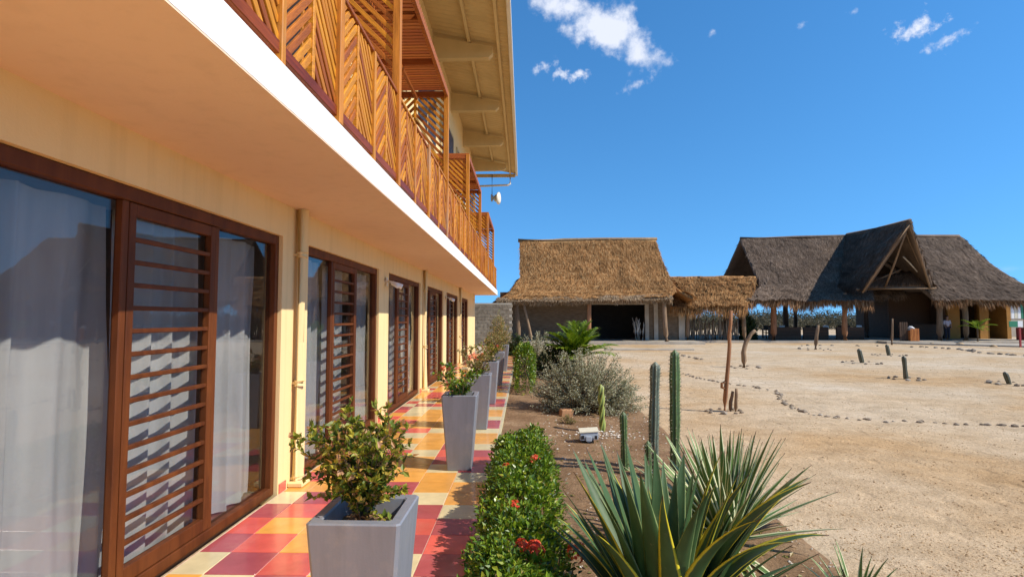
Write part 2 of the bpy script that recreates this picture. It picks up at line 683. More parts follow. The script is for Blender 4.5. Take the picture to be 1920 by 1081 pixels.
M['sand'] = sand_mat()
M['soil'] = soil_mat()
TILEC = {'b': (.68, .56, .31), 'm': (.43, .085, .092), 'r': (.70, .115, .085), 'o': (.80, .37, .075)}
for k, c in TILEC.items():
    M['tile_' + k] = tile_mat('glazed_tile_' + {'b': 'beige', 'm': 'maroon', 'r': 'red', 'o': 'orange'}[k], c)
M['grout'] = plain('grout', (.66, .48, .34), .9, .2, 12)
M['wall'] = plaster('cream_plaster', (.82, .61, .30), .08)
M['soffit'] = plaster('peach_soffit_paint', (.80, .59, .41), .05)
M['white'] = plaster('white_fascia_paint', (.84, .83, .80), .10)
M['eave'] = plain('beige_eave_paint', (.60, .45, .22), .8, .08, 2, .1, 50, .2)
M['gutter'] = plain('gutter_paint', (.72, .66, .54), .5, .06, 4, 0)
M['frame'] = wood('brown_window_wood', [(0, (.105, .028, .006)), (1, (.14, .040, .008))], .55, (8, 8, 1.2), 'world', .15)
M['slat'] = wood('orange_stained_slat', [(0, (.52, .185, .016)), (.4, (.66, .28, .022)), (.72, (.44, .13, .014)), (1, (.29, .075, .012))], .5, (3, 50, 50), 'object', .25)
M['post'] = wood('orange_stained_post', [(0, (.60, .25, .03)), (1, (.50, .17, .025))], .5, (40, 40, 2.5), 'world', .25, .6)
M['rail'] = wood('red_stained_rail', [(0, (.20, .034, .005)), (1, (.28, .060, .007))], .45, (40, 2.5, 40), 'world', .2)
M['pergola'] = wood('pergola_wood', [(0, (.32, .08, .02)), (1, (.40, .12, .022))], .5, (2.5, 40, 40), 'object', .25)
M['glass'] = glass_mat()
M['curtain'] = curtain_mat()
M['room'] = plain('room_plaster', (.32, .27, .22), .9, .1, 2, 0)
M['roomfloor'] = plain('room_floor', (.22, .10, .07), .4, .1, 2, 0)
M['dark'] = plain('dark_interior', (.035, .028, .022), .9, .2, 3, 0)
M['planter'] = planter_mat()
M['concrete'] = plain('concrete', (.42, .36, .28), .9, .18, 1.6, .3, 30, .2)
M['block'] = wood('concrete_block', [(0, (.20, .165, .125)), (1, (.28, .235, .18))], .95, (6, 6, 6), 'world', .4)
M['hutwall'] = wood('brown_hut_wall', [(0, (.15, .108, .072)), (1, (.19, .14, .095))], .95, (3, 3, 14), 'world', .4)
M['log'] = wood('weathered_log', [(0, (.20, .13, .08)), (1, (.32, .22, .14))], .85, (16, 16, 1.6), 'world', .6)
M['logred'] = wood('reddish_log', [(0, (.30, .14, .07)), (1, (.36, .19, .10))], .85, (16, 16, 1.6), 'world', .6)
M['stick'] = wood('grey_stick', [(0, (.13, .10, .075)), (.5, (.22, .175, .13)), (1, (.36, .30, .24))], .9, (20, 20, 2), 'object', .5)
M['thatch_gold'] = thatchmat('golden_thatch', [(0, (.18, .075, .022)), (.35, (.355, .165, .054)), (.7, (.47, .242, .090)), (1, (.60, .36, .16))], (.58, 1.2), .9)
M['thatch_edge'] = thatchmat('eave_thatch', [(0, (.16, .10, .06)), (.5, (.30, .20, .11)), (1, (.44, .32, .20))])
M['thatch_grey'] = thatchmat('grey_weathered_thatch', [(0, (.09, .058, .038)), (.5, (.16, .110, .076)), (1, (.26, .19, .14))], (.62, 1.25), .6)
M['thatch_rust'] = thatchmat('rusty_fringe_thatch', [(0, (.15, .065, .028)), (.5, (.30, .145, .06)), (1, (.44, .27, .14))])
M['stone'] = wood('field_stone', [(0, (.20, .16, .12)), (.5, (.30, .24, .18)), (1, (.40, .35, .29))], .95, (9, 9, 9), 'world', .5)
M['stone_tan'] = wood('tan_rock', [(0, (.42, .27, .14)), (1, (.52, .38, .23))], .95, (9, 9, 9), 'world', .5)
M['pebble'] = wood('white_pebble', [(0, (.40, .33, .26)), (.6, (.62, .56, .48)), (1, (.75, .72, .66))], .9, (9, 9, 9), 'world', .3)
M['brick'] = plain('clay_brick', (.42, .22, .11), .9, .2, 12, .4, 60, .2)
M['metal_grey'] = plain('grey_lamp_metal', (.36, .40, .45), .45, .06, 8, 0, spec=.5)
M['cream_metal'] = plain('cream_lamp_top', (.66, .60, .44), .5, .06, 8, 0)
M['black'] = plain('black_plastic', (.02, .02, .022), .4, .1, 8, 0)
M['bark'] = wood('shrub_bark', [(0, (.13, .085, .05)), (1, (.22, .15, .095))], .9, (30, 30, 4), 'world', .4)
M['leaf_croton'] = leafmat('variegated_leaf', [(0, (.05, .085, .012)), (.30, (.13, .18, .02)), (.58, (.28, .29, .03)), (.8, (.52, .42, .05)), (.9, (.52, .26, .10)), (1, (.60, .36, .22))])
M['leaf_ixora'] = leafmat('glossy_ixora_leaf', [(0, (.035, .08, .008)), (.45, (.11, .20, .012)), (.82, (.23, .33, .018)), (.96, (.34, .36, .03)), (1, (.30, .16, .05))], .35, .28, .5)
M['leaf_dry'] = leafmat('dry_shrub_leaf', [(0, (.12, .14, .03)), (.5, (.28, .25, .07)), (.8, (.46, .30, .13)), (1, (.62, .42, .30))])
M['leaf_sage'] = leafmat('silver_sage_leaf', [(0, (.22, .205, .125)), (.5, (.36, .345, .225)), (1, (.54, .52, .37))], .7, .2, .2)
M['leaf_dark'] = leafmat('dark_green_leaf', [(0, (.018, .04, .016)), (.6, (.04, .075, .025)), (1, (.10, .13, .05))])
M['leaf_palm'] = leafmat('palm_leaflet', [(0, (.10, .17, .015)), (.6, (.21, .31, .022)), (1, (.34, .42, .05))], .4, .35)
M['leaf_scrub'] = leafmat('dry_scrub_leaf', [(0, (.06, .058, .038)), (.6, (.105, .095, .065)), (1, (.17, .145, .105))], .8, .15, .1)
M['petal'] = leafmat('red_ixora_petal', [(0, (.60, .03, .012)), (.6, (.75, .07, .02)), (1, (.85, .16, .04))], .5, .25)
M['agave'] = agave_mat('agave_leaf', (.055, .105, .034), (.30, .33, .12), 1.0, 1.12)
M['agave_yellow'] = agave_mat('yellow_edged_agave_leaf', (.055, .105, .034), (.58, .48, .03), .80, .90)
M['yucca'] = agave_mat('yucca_leaf', (.11, .185, .045), (.68, .66, .40), .72, .84)
M['cactus'] = cactus_mat('green_cactus_skin', (.035, .085, .03), (.14, .22, .07))
M['cactus_grey'] = cactus_mat('grey_green_cactus_skin', (.05, .075, .05), (.20, .24, .18))
M['cactus_brown'] = cactus_mat('brown_green_cactus_skin', (.045, .05, .03), (.13, .13, .085))
M['cactus_lime'] = cactus_mat('yellow_green_cactus_skin', (.10, .16, .02), (.42, .46, .10))
M['spine'] = plain('cactus_spine', (.36, .31, .22), .7, .2, 30, 0)
M['ochre'] = plain('ochre_plaster', (.38, .18, .035), .85, .12, 2, .1)
M['binwood'] = wood('orange_bin_wood', [(0, (.42, .14, .04)), (1, (.50, .19, .05))], .6, (30, 30, 2), 'world', .2)
M['plastic_white'] = plain('white_plastic', (.78, .78, .76), .4, .04, 5, 0)
M['sign_green'] = plain('green_sign_paint', (.03, .20, .10), .5, .1, 5, 0)
M['red_paint'] = plain('red_paint', (.34, .035, .03), .5, .1, 5, 0)
M['skin'] = plain('skin', (.34, .17, .10), .6, .05, 10, 0)
M['shirt'] = plain('pale_pink_shirt', (.62, .54, .58), .9, .06, 12, 0)
M['trouser'] = plain('dark_trouser', (.03, .03, .045), .9, .1, 12, 0)
M['hair'] = plain('black_hair', (.015, .012, .01), .6, .1, 30, 0)
M['table'] = wood('dark_table_wood', [(0, (.06, .035, .02)), (1, (.11, .06, .035))], .6, (20, 3, 20), 'world', .2)

# ------------------------------------------------------------------ ground
GZ = -0.10


def grades(breaks):
    out = []
    for a, b, st in breaks:
        n = max(1, int(round((b - a) / st)))
        out += [a + (b - a) * i / n for i in range(n)]
    out.append(breaks[-1][1])
    return out


def sand_h(x, y):
    k = max(0.0, min(1.0, (x - 2.0) / 1.0)) * max(0.0, min(1.0, (35 - y) / 4.0)) * max(0.0, min(1.0, (y + 2) / 3))
    n = noise.noise(Vector((x * .33, y * .33, 3.1))) * .045 + noise.noise(Vector((x * 1.3, y * 1.3, 1.7))) * .016
    n += noise.noise(Vector((x * 4.1, y * 4.1, 7.7))) * .008
    return GZ + n * k


xs = grades([(-2500, -300, 440), (-300, -40, 52), (-40, 2, 6), (2, 12, .22), (12, 30, .6), (30, 80, 5), (80, 400, 64), (400, 2500, 420)])
ys = grades([(-800, -100, 140), (-100, 0, 20), (0, 16, .22), (16, 36, .6), (36, 90, 6), (90, 500, 60), (500, 4000, 500)])
g = MB()
vv = [(x, y, sand_h(x, y)) for y in ys for x in xs]
W = len(xs)
g.add(vv, [(j * W + i, j * W + i + 1, (j + 1) * W + i + 1, (j + 1) * W + i) for j in range(len(ys) - 1) for i in range(W - 1)])
tag(g.build('ground', M['sand'], smooth=True), kind='structure')

# garden bed beside the walkway
BX0, BX1, BY0, BY1 = -0.315, 2.2, 0.4, 24.0
g = MB()
nx, ny = 26, 200


def bed_h(x, y):
    e = min(1.0, (BX1 - x) / .12, (x - BX0) / .03 + .9, (BY1 - y) / .3, (y - BY0) / .3)
    e = max(0.0, e)
    return -0.125 + e * (.055 + .045 * (1 - (x - BX0) / (BX1 - BX0))) + e * (noise.noise(Vector((x * 1.9, y * 1.9, 5))) * .03 + noise.noise(Vector((x * 7, y * 7, 2))) * .013)


vv = []
for j in range(ny + 1):
    for i in range(nx + 1):
        x = BX0 + (BX1 - BX0) * i / nx
        y = BY0 + (BY1 - BY0) * j / ny
        if i == nx:
            x += noise.noise(Vector((y * .8, 0, 9))) * .09
        vv.append((x, y, bed_h(BX0 + (BX1 - BX0) * i / nx, y)))
g.add(vv, [(j * (nx + 1) + i, j * (nx + 1) + i + 1, (j + 1) * (nx + 1) + i + 1, (j + 1) * (nx + 1) + i) for j in range(ny) for i in range(nx)])
tag(g.build('garden_bed', M['soil'], smooth=True), kind='structure')

# ------------------------------------------------------------------ walkway with glazed tiles
WX = -2.25           # face of the hotel's ground-floor wall
g = MB()
g.box(WX, -0.335, -3, 25.35, -0.16, -0.005)
walk = tag(g.build('walkway', M['grout']), kind='structure')
g = MB()
g.cbox(-0.364, -0.318, -3, 25.37, -0.158, 0.001, .006)
g.build('edge_strip', M['tile_b'], walk)
TS = .33
colx = [-2.015 + TS * i for i in range(5)]
SEQ = 'brobomo'
HAND = {(-1, 0): 'o', (-1, 1): 'b', (-1, 2): 'm', (0, 0): 'b', (0, 1): 'm', (0, 2): 'r', (1, 0): 'm', (1, 1): 'r', (1, 2): 'o',
        (2, 0): 'r', (2, 1): 'o', (2, 2): 'o', (3, 0): 'm', (3, 1): 'r', (3, 2): 'm', (-2, 0): 'b', (-2, 1): 'o', (-2, 2): 'b',
        (4, 0): 'b', (4, 1): 'm', (4, 2): 'r', (5, 0): 'o', (5, 1): 'o', (5, 2): 'b'}
RIGHT = 'obmrmboobmrmboobmmboobmrmbo'
meshes = {}


def tile_mesh(k, w):
    if (k, w) not in meshes:
        b = MB()
        h, c = TS / 2 - .0028, .0018
        b.cbox(-w / 2 + .0028, w / 2 - .0028, -h, h, -.009, 0, c)
        meshes[(k, w)] = b.mesh('tile', M['tile_' + k])
    return meshes[(k, w)]


Y0 = 3.50
rest = {k: MB() for k in TILEC}
for r in range(-18, 67):
    yc = Y0 + TS * (r + .5)
    if yc + TS / 2 > 25.35:
        continue
    for c in range(6):
        if (r, c) in HAND:
            k = HAND[(r, c)]
        elif c in (4, 5):
            q = r + 2 - (5 - c)
            k = RIGHT[q] if 0 <= q < len(RIGHT) else SEQ[(r + c) % 7]
        else:
            k = SEQ[(r + c * 2 + (r * r * 3 + c * 5) // 11) % 7]
        if c == 0:
            x0, x1 = WX + .012, -2.015
        else:
            x0, x1 = colx[c - 1], colx[c - 1] + TS
        zt = R.uniform(-.0006, .0006)
        if -2 <= r < 48:
            o = inst('tile', tile_mesh(k, round(x1 - x0, 3)), ((x0 + x1) / 2, yc, zt), parent=walk)
        else:
            rest[k].box(x0 + .003, x1 - .003, yc - TS / 2 + .003, yc + TS / 2 - .003, -.009, zt)
full = MB()
for i, k in enumerate(TILEC):
    for f in rest[k].f:
        full.f.append(tuple(v + len(full.v) for v in f))
        full.m.append(i)
    full.v += rest[k].v
tag(full.build('far_tiles', [M['tile_' + k] for k in TILEC], walk), kind='stuff')

# ------------------------------------------------------------------ hotel
hotel = empty('hotel_building', (-3.5, 12, 0), 'long cream two-storey hotel with slatted wooden balconies above a tiled walkway', 'building')
UNIT, NW = 3.43, 6
WIN = [(2.24 + UNIT * k, 5.06 + UNIT * k) for k in range(NW)]
WTOP, SOF, SLABT = 2.37, 2.68, 2.89
OUT = -1.215
YN, YF = -3.0, 25.3
g = MB()
wt = .16
edges = [YN] + [e for w in WIN for e in w] + [YF]
for i in range(0, len(edges), 2):
    g.box(WX - wt, WX, edges[i], edges[i + 1], -.16, WTOP)
g.box(WX - wt, WX, YN, YF, WTOP, SOF + .1)
g.box(-7.0, WX - wt, YF - .2, YF, -.16, 8.6)             # far end wall
g.box(-7.0, WX - wt, YN, YN + .2, -.16, 8.6)
g.build('wall', M['wall'], hotel)
g = MB()
g.box(WX - wt, WX, YN, YF, SLABT, 8.75)
upper = g.build('upper_wall', M['wall'], hotel)
g = MB()
g.cbox(-7.0, OUT, YN, YF + .05, SOF + .004, SLABT, .003)
g.build('balcony_slab', M['white'], hotel)
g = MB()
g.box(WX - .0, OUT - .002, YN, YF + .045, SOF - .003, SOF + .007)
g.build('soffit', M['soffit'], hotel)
# rooms behind the glass: back wall, floor, party walls
g = MB()
g.box(-6.4, -6.2, YN + .2, YF - .2, 0, SOF)
for k in range(NW + 1):
    yc = 2.30 + UNIT * k - .345
    g.box(-6.2, WX - wt, yc - .06, yc + .06, 0, SOF)
g.build('room_walls', M['room'], hotel)
g = MB()
g.box(-6.2, WX - wt, YN + .2, YF - .2, -.16, .012)
g.build('room_floor', M['roomfloor'], hotel)
# red skirting on the piers and thin plaster return
for i in range(0, len(edges), 2):
    a, b = edges[i], edges[i + 1]
    for (p, q) in (((a + .02, b - .02),) if i == 0 else ((a + .02, a + .16), (a + .44, b - .02))):
        g = MB()
        g.cbox(WX, WX + .011, p, q, 0.001, .085, .002)
        g.build('skirting', M['tile_r'], hotel)

# windows: outer frame, two fixed panes, one barred door
FX = WX - .035
barm = MB()
barm.cbox(-.015, .015, -.5, .5, -.014, .014, .004)
barme = barm.mesh('bar', M['frame'])
ORD = ['nearest', 'second', 'third', 'fourth', 'fifth', 'farthest']
for k, (a, b) in enumerate(WIN):
    d0, d1 = a + .86, a + 1.81
    g = MB()
    fw = .062
    g.cbox(FX - .09, FX, a, a + fw, 0.0, WTOP, .005)
    g.cbox(FX - .09, FX, b - fw, b, 0.0, WTOP, .005)
    g.cbox(FX - .088, FX - .002, a + fw, b - fw, WTOP - .085, WTOP - .002, .005)
    g.cbox(FX - .088, FX - .002, a + fw, b - fw, 0.002, .075, .005)
    for yc in (d0, d1):
        g.cbox(FX - .062, FX - .012, yc - .026, yc + .026, .075, WTOP - .085, .005)
    fr = fix_normals(g.build('window_frame', M['frame'], hotel))
    for (p, q) in ((a + fw, d0 - .026), (d1 + .026, b - fw)):
        g = MB()
        g.box(FX - .056, FX - .050, p, q, .075, WTOP - .085)
        g.build('pane', M['glass'], fr)
    p, q = d0 + .026, d1 - .026
    g = MB()
    sw = .058
    g.cbox(FX - .064, FX - .008, p + .003, p + sw, .08, WTOP - .09, .004)
    g.cbox(FX - .064, FX - .008, q - sw, q - .003, .08, WTOP - .09, .004)
    g.cbox(FX - .062, FX - .010, p + sw, q - sw, .08, .17, .004)
    g.cbox(FX - .062, FX - .010, p + sw, q - sw, WTOP - .165, WTOP - .09, .004)
    dr = fix_normals(g.build('door', M['frame'], hotel))
    g = MB()
    g.box(FX - .058, FX - .052, p + sw, q - sw, .17, WTOP - .165)
    g.build('pane', M['glass'], dr)
    L = q - p - 2 * sw
    nb = 14
    for i in range(nb):
        z = .17 + (WTOP - .335) * (i + 1) / (nb + 1)
        inst('bar', barme, (FX - .03, (p + q) / 2, z), scale=(1, L, 1), parent=dr)
    # curtains hang inside, each drawn back from the far side of its pane
    for j, (c0, c1, lab) in enumerate(((a - .12, a + .97, 'left pane'), (a + 1.0, a + 1.84, 'barred door'), (a + 2.12, a + 2.78, 'right pane'))):
        ph, amp, fr_ = R.uniform(0, 6), R.uniform(.036, .043), R.uniform(2.8, 3.6)
        m = MB()
        nyc, nzc = 70, 18
        for zi in range(nzc + 1):
            z = .03 + 2.24 * zi / nzc
            for yi in range(nyc + 1):
                t = yi / nyc
                y = c0 + (c1 - c0) * t
                arg = (c1 - c0) * (t + .06 * math.sin(t * 7 + ph)) * fr_ * 2 * math.pi + ph
                flare = 1.0 - .35 * z / 2.3
                warp = noise.noise(Vector((y * 2.2, z * .55, k * 3 + j)))
                x = WX - .235 + amp * flare * (math.sin(arg + warp * 2.0) + .28 * math.sin(arg * 2.3 + 1 + warp * 2)) + .03 * warp
                m.v.append((x, y + .012 * math.cos(arg + warp), z))
        for zi in range(nzc):
            for yi in range(nyc):
                q0 = zi * (nyc + 1) + yi
                m.f.append((q0, q0 + 1, q0 + nyc + 2, q0 + nyc + 1))
                m.m.append(0)
        o = m.build('curtain', M['curtain'], smooth=True)
        tag(o, 'white sheer curtain behind the %s of the %s ground-floor window' % (lab, ORD[k]), 'curtain', 'curtains behind the hotel windows')

# downspouts
for yc in (5.36, 12.22, 19.08):
    g = MB()
    x = WX + .062
    g.tube([(x, yc, .06), (x, yc, SOF - .006)], .055, 16, False)
    ds = g.build('downspout', M['wall'], hotel, True)
    for z in (.04, .95, 2.2):
        g = MB()
        g.tube([(x, yc, z), (x, yc, z + .05)], .060, 16)
        g.box(WX, x, yc - .03, yc + .03, z + .012, z + .038)
        g.build('clip', M['wall'], ds)
    g = MB()
    g.cbox(WX + .001, x + .085, yc - .10, yc + .10, .001, .045, .008)
    g.build('foot', M['wall'], ds)

# ---- balcony railing
RX = OUT - .035            # railing plane
PH0, PH1 = SLABT + .115, 3.80
slatm = MB()
slatm.cbox(-.5, .5, -.009, .009, -.022, .022, .003)
slatme = slatm.mesh('slat', M['slat'])


def chevron(w, h, direction, step=.092):
    """clipped centre lines of 45 degree slats in a w x h field"""
    out = []
    c = -w + .04
    while c < h - .02:
        if direction > 0:
            s0, s1 = max(0, -c), min(w, h - c)
            if s1 - s0 > .05:
                out.append(((s0, c + s0), (s1, c + s1)))
        else:
            s0, s1 = max(0, w - (h - c)), min(w, w + c)
            s0, s1 = max(0, w - (h - c)), min(w, c + w)
            if s1 - s0 > .05:
                out.append(((s0, c + (w - s0)), (s1, c + (w - s1))))
        c += step
    return out


def put_slat(p, q, n, parent, name, me):
    """slat from p to q lying in the plane with normal n"""
    d = (q - p)
    L = d.length
    d.normalize()
    y = Vector(n).normalized()
    z = d.cross(y)
    rot = Matrix((d, y, z)).transposed()
    return inst(name, me, (p + q) / 2, rot, (L, 1, 1), parent)


HALF = UNIT / 4
y = 0.14
count = 0
posts_y = []
i = 0
while y < YF - .3:
    main = (i % 2 == 0)
    wdt = .075 if main else .045
    g = MB()
    boxed = any(abs(y - yy) < .02 for yy in (5.285, 8.715, 12.145, 15.575, 19.005, 22.435))
    topz = 5.28 if boxed else (3.85 if main else 3.81)
    g.cbox(RX - .04, RX + (.038 if main else .028), y - wdt / 2, y + wdt / 2, SLABT, topz, .005)
    fix_normals(g.build('railing_post', M['post'], hotel))
    posts_y.append(y)
    y1 = y + HALF
    if y1 < YF - .2:
        g = MB()
        g.cbox(RX - .03, RX + .018, y + wdt / 2, y1 - .03, SLABT + .045, PH0, .004)           # bottom rail
        rail = fix_normals(g.build('bottom_rail', M['rail'], hotel))
        g = MB()
        ym = (y + y1) / 2
        g.cbox(RX - .022, RX + .014, ym - .018, ym + .018, PH0, PH1, .004)                      # stile
        g.cbox(RX - .03, RX + .02, y + wdt / 2, y1 - .025, PH1 - .002, PH1 + .03, .004)         # top rail
        pan = fix_normals(g.build('railing_panel', M['slat'], hotel))
        single = (y > 1.8 and count < 285)
        joined = MB()
        for side, (a, b) in enumerate(((y + .02, ym - .012), (ym + .012, y1 - .02))):
            for (s0, t0), (s1, t1) in chevron(b - a, PH1 - PH0, 1 if side == 0 else -1):
                xo = RX - .004 + R.uniform(-.003, .003)
                p = Vector((xo, a + s0, PH0 + t0))
                q = Vector((xo, a + s1, PH0 + t1))
                if single:
                    put_slat(p, q, (1, 0, 0), pan, 'slat', slatme)
                    count += 1
                else:
                    joined.bar(p, q, .044, .018, (1, 0, 0))
        if joined.v:
            tag(joined.build('far_slats', M['slat'], pan), kind='stuff')
    y = y1
    i += 1

# ---- covered balcony boxes with slatted roofs and lattice end screens
BT = 5.28
rsm = MB()
rsm.cbox(-.5, .5, -.0125, .0125, -.02, .02, .003)
rsme = rsm.mesh('roof_slat', M['pergola'])
for bi, (a, b) in enumerate(((5.285, 8.715), (12.145, 15.575), (19.005, 22.435))):
    xi, xo = WX + .01, RX + .03
    g = MB()
    g.cbox(xo - .05, xo, a, b + .03, BT - .1, BT, .005)
    g.cbox(xi, xi + .05, a, b + .03, BT - .1, BT, .005)
    for t in (0.0, .33, .67, 1.0):
        yy = a + (b - a) * t
        g.cbox(xi + .05, xo - .05, yy - .025, yy + .025, BT - .098, BT - .002, .004)
    g.cbox((xi + xo) / 2 - .02, (xi + xo) / 2 + .02, a + .03, b - .03, BT - .15, BT - .1, .004)
    top = fix_normals(g.build('pergola_frame', M['pergola'], hotel))
    ns = 42
    for s in range(ns):
        yy = a + .05 + (b - a - .1) * s / (ns - 1)
        inst('roof_slat', rsme, ((xi + xo) / 2, yy, BT + .022), scale=(xo - xi - .01, 1, 1), parent=top)
    for yy in (a, b):
        g = MB()
        xm = (xi + xo - .06) / 2
        g.cbox(xm - .02, xm + .02, yy - .02, yy + .02, SLABT, BT - .1, .004)
        g.cbox(xi, xi + .05, yy - .022, yy + .022, SLABT, BT - .1, .004)
        g.cbox(xi + .05, xm - .02, yy - .018, yy + .018, 3.9, 3.94, .004)
        g.cbox(xm + .02, xo - .07, yy - .018, yy + .018, 3.9, 3.94, .004)
        scn = fix_normals(g.build('end_screen', M['slat'], hotel))
        joined = MB()
        for side, (p0, p1) in enumerate(((xi + .03, xm), (xm, xo - .05))):
            for (s0, t0), (s1, t1) in chevron(p1 - p0, BT - .1 - SLABT - .03, 1 if side == 0 else -1, .115):
                p = Vector((p0 + s0, yy, SLABT + .03 + t0))
                q = Vector((p0 + s1, yy, SLABT + .03 + t1))
                if bi < 2:
                    put_slat(p, q, (0, 1, 0), scn, 'screen_slat', slatme)
                else:
                    joined.bar(p, q, .044, .018, (0, 1, 0))
        if joined.v:
            tag(joined.build('far_slats', M['slat'], scn), kind='stuff')

# upper-floor doors and clerestory openings behind the balconies
for k in range(7):
    a = 0.3 + UNIT * k
    g = MB()
    g.cbox(WX, WX + .03, a + .9, a + 2.6, SLABT + .02, 5.05, .004)
    dd = g.build('balcony_door', M['frame'], hotel)
    g = MB()
    g.box(WX + .03, WX + .036, a + .98, a + 1.70, SLABT + .15, 4.95)
    g.box(WX + .03, WX + .036, a + 1.80, a + 2.52, SLABT + .15, 4.95)
    g.build('pane', M['black'], dd)
    g = MB()
    g.cbox(WX, WX + .05, a + .5, a + 3.0, 5.75, 7.3, .004)
    cw = g.build('clerestory_window', M['eave'], hotel)
    g = MB()
    g.box(WX + .05, WX + .056, a + .6, a + 1.7, 5.85, 7.2)
    g.box(WX + .05, WX + .056, a + 1.8, a + 2.9, 5.85, 7.2)
    g.build('pane', M['black'], cw)

# ---- main roof with deep eave
EX, EZ = -.37, 8.32
slope = .20
g = MB()
RYF = 25.2
x0 = -8.0
zt = lambda x: EZ + (EX - x) * slope
n = 60
# corrugated underside/top sheet: ribs run down the slope
vsl, fsl = [], []
ny = int((RYF - YN) / .095)
for j in range(ny + 1):
    yy = YN + (RYF - YN) * j / ny
    dz = .012 * (1 if j % 2 else -1)
    for (x, dd) in ((x0, 0), (EX, 0), (EX, .07), (x0, .07)):
        vsl.append((x, yy, zt(x) + dz + dd))
for j in range(ny):
    for c in range(4):
        fsl.append((j * 4 + c, j * 4 + (c + 1) % 4, (j + 1) * 4 + (c + 1) % 4, (j + 1) * 4 + c))
fsl += [(0, 1, 2, 3), tuple(ny * 4 + c for c in (3, 2, 1, 0))]
g.add(vsl, fsl)
roof = fix_normals(g.build('roof', M['eave'], hotel))
g = MB()
g.cbox(EX + .002, EX + .1, YN, RYF + .02, EZ - .12, EZ + .08, .015)
fix_normals(g.build('gutter', M['gutter'], roof))
for xp in (-.62, -1.35):
    g = MB()
    z = zt(xp) - .012
    g.cbox(xp - .035, xp + .035, YN, RYF - .05, z - .10, z - .001, .006)
    fix_normals(g.build('purlin', M['eave'], roof))
yb = -.45
while yb < RYF:
    g = MB()
    xa, xb = WX, -.76
    z0 = 8.02
    w = .09
    ztop = lambda x: zt(x) - .125
    vs_ = []
    for yy in (yb - w, yb + w):
        vs_ += [(xa, yy, z0 - .02), (xb - .1, yy, z0), (xb, yy, z0 + .1), (xb, yy, ztop(xb)), (xa, yy, ztop(xa))]
    g.add(vs_, [(0, 1, 2, 3, 4), (9, 8, 7, 6, 5)] + [(i_, 5 + i_, 5 + (i_ + 1) % 5, (i_ + 1) % 5) for i_ in range(5)])
    fix_normals(g.build('rafter', M['eave'], roof))
    yb += UNIT
g = MB()        # sloping closing board at the far end and drain pipe
g.cbox(WX, EX - .01, RYF - .06, RYF, EZ - .18, EZ - .02, .01)
fix_normals(g.build('barge_board', M['eave'], roof))
g = MB()
g.tube([(EX - .25, RYF - .1, EZ - .18), (EX - .25, RYF - .1, EZ - .5), (EX - .33, RYF - .1, EZ - .56), (WX - .3, RYF - .1, EZ - .62)], .045, 10)
g.build('drain_pipe', M['gutter'], roof, True)

# floodlight hanging below the eave
fl = empty('eave_floodlight', (-1.45, RYF - .25, 7.1), 'round pale floodlight hung on a dark rod below the far eave corner', 'floodlight')
g = MB()
g.tube([(-1.45, RYF - .25, EZ - .1), (-1.45, RYF - .25, 7.2)], .022, 8)
g.build('rod', M['black'], fl)
g = MB()
g.tube([(-1.42, RYF - .3, 7.12), (-1.3, RYF - .34, 7.1), (-1.22, RYF - .36, 7.09)], [.13, .16, .17], 14)
for k in range(5):
    g.cbox(-1.5 + .0 * k, -1.42, RYF - .42 + k * .06, RYF - .40 + k * .06, 6.98, 7.25, .003)
g.build('housing', M['metal_grey'], fl)
g = MB()
g.tube([(-1.22, RYF - .36, 7.09), (-1.17, RYF - .375, 7.085), (-1.12, RYF - .39, 7.08), (-1.08, RYF - .4, 7.08)], [.18, .27, .28, .17], 18)
g.build('reflector', M['gutter'], fl, True)

# twin spot lamps on the wall
for n_, (yy, lab) in enumerate(((8.86, 'twin white spot lamp on the pier between second and third window'),
                                (15.72, 'small twin white spot lamp on the pier before the fifth window'))):
    wl_ = empty('wall_lamp', (WX, yy, 2.2), lab, 'wall lamp', 'spot lamps on the hotel wall')
    g = MB()
    g.tube([(WX, yy, 2.2), (WX + .035, yy, 2.2)], .075, 16)
    g.build('base', M['cream_metal'], wl_)
    g = MB()
    g.tube([(WX + .03, yy, 2.2), (WX + .10, yy, 2.2)], .018, 8)
    g.tube([(WX + .09, yy - .09, 2.2), (WX + .09, yy + .09, 2.2)], .016, 8)
    g.build('arm', M['cream_metal'], wl_)
    for s in (-1, 1):
        g = MB()
        p = Vector((WX + .10, yy + s * .09, 2.19))
        d = Vector((.75, s * .25, -.35)).normalized()
        g.tube([p, p + d * .05, p + d * .13, p + d * .17], [.022, .034, .042, .043], 14)
        g.build('lamp_head', M['plastic_white'], wl_, True)

# ------------------------------------------------------------------ plants: helpers
def rv(s=1.0):
    while True:
        v = Vector((R.uniform(-1, 1), R.uniform(-1, 1), R.uniform(-1, 1)))
        if .05 < v.length <= 1:
            return v.normalized() * s


def leaf(m, p, d, L, w, fold=.25, nseg=1):
    """one folded, pointed leaf: base, two edge points, tip"""
    d = d.normalized()
    s = d.cross(rv())
    if s.length < 1e-3:
        s = d.cross(Vector((0, 0, 1)))
    s.normalize()
    n = s.cross(d)
    mid = p + d * (L * .45)
    k = len(m.v)
    m.v += [p, mid + s * w + n * (fold * w), p + d * L - n * (L * .08), mid - s * w + n * (fold * w)]
    m.f += [(k, k + 1, k + 2), (k, k + 2, k + 3)]
    m.m += [0, 0]


def leaf_up(m, p, d, L, w, up, fold=.3):
    """leaf whose upper face turns to up"""
    d = d.normalized()
    s = d.cross(up)
    if s.length < 1e-3:
        s = d.cross(Vector((1, 0, 0)))
    s.normalize()
    n = s.cross(d)
    mid = p + d * (L * .45)
    k = len(m.v)
    m.v += [p, mid + s * w + n * (fold * w), p + d * L - n * (L * .12), mid - s * w + n * (fold * w)]
    m.f += [(k, k + 1, k + 2), (k, k + 2, k + 3)]
    m.m += [0, 0]


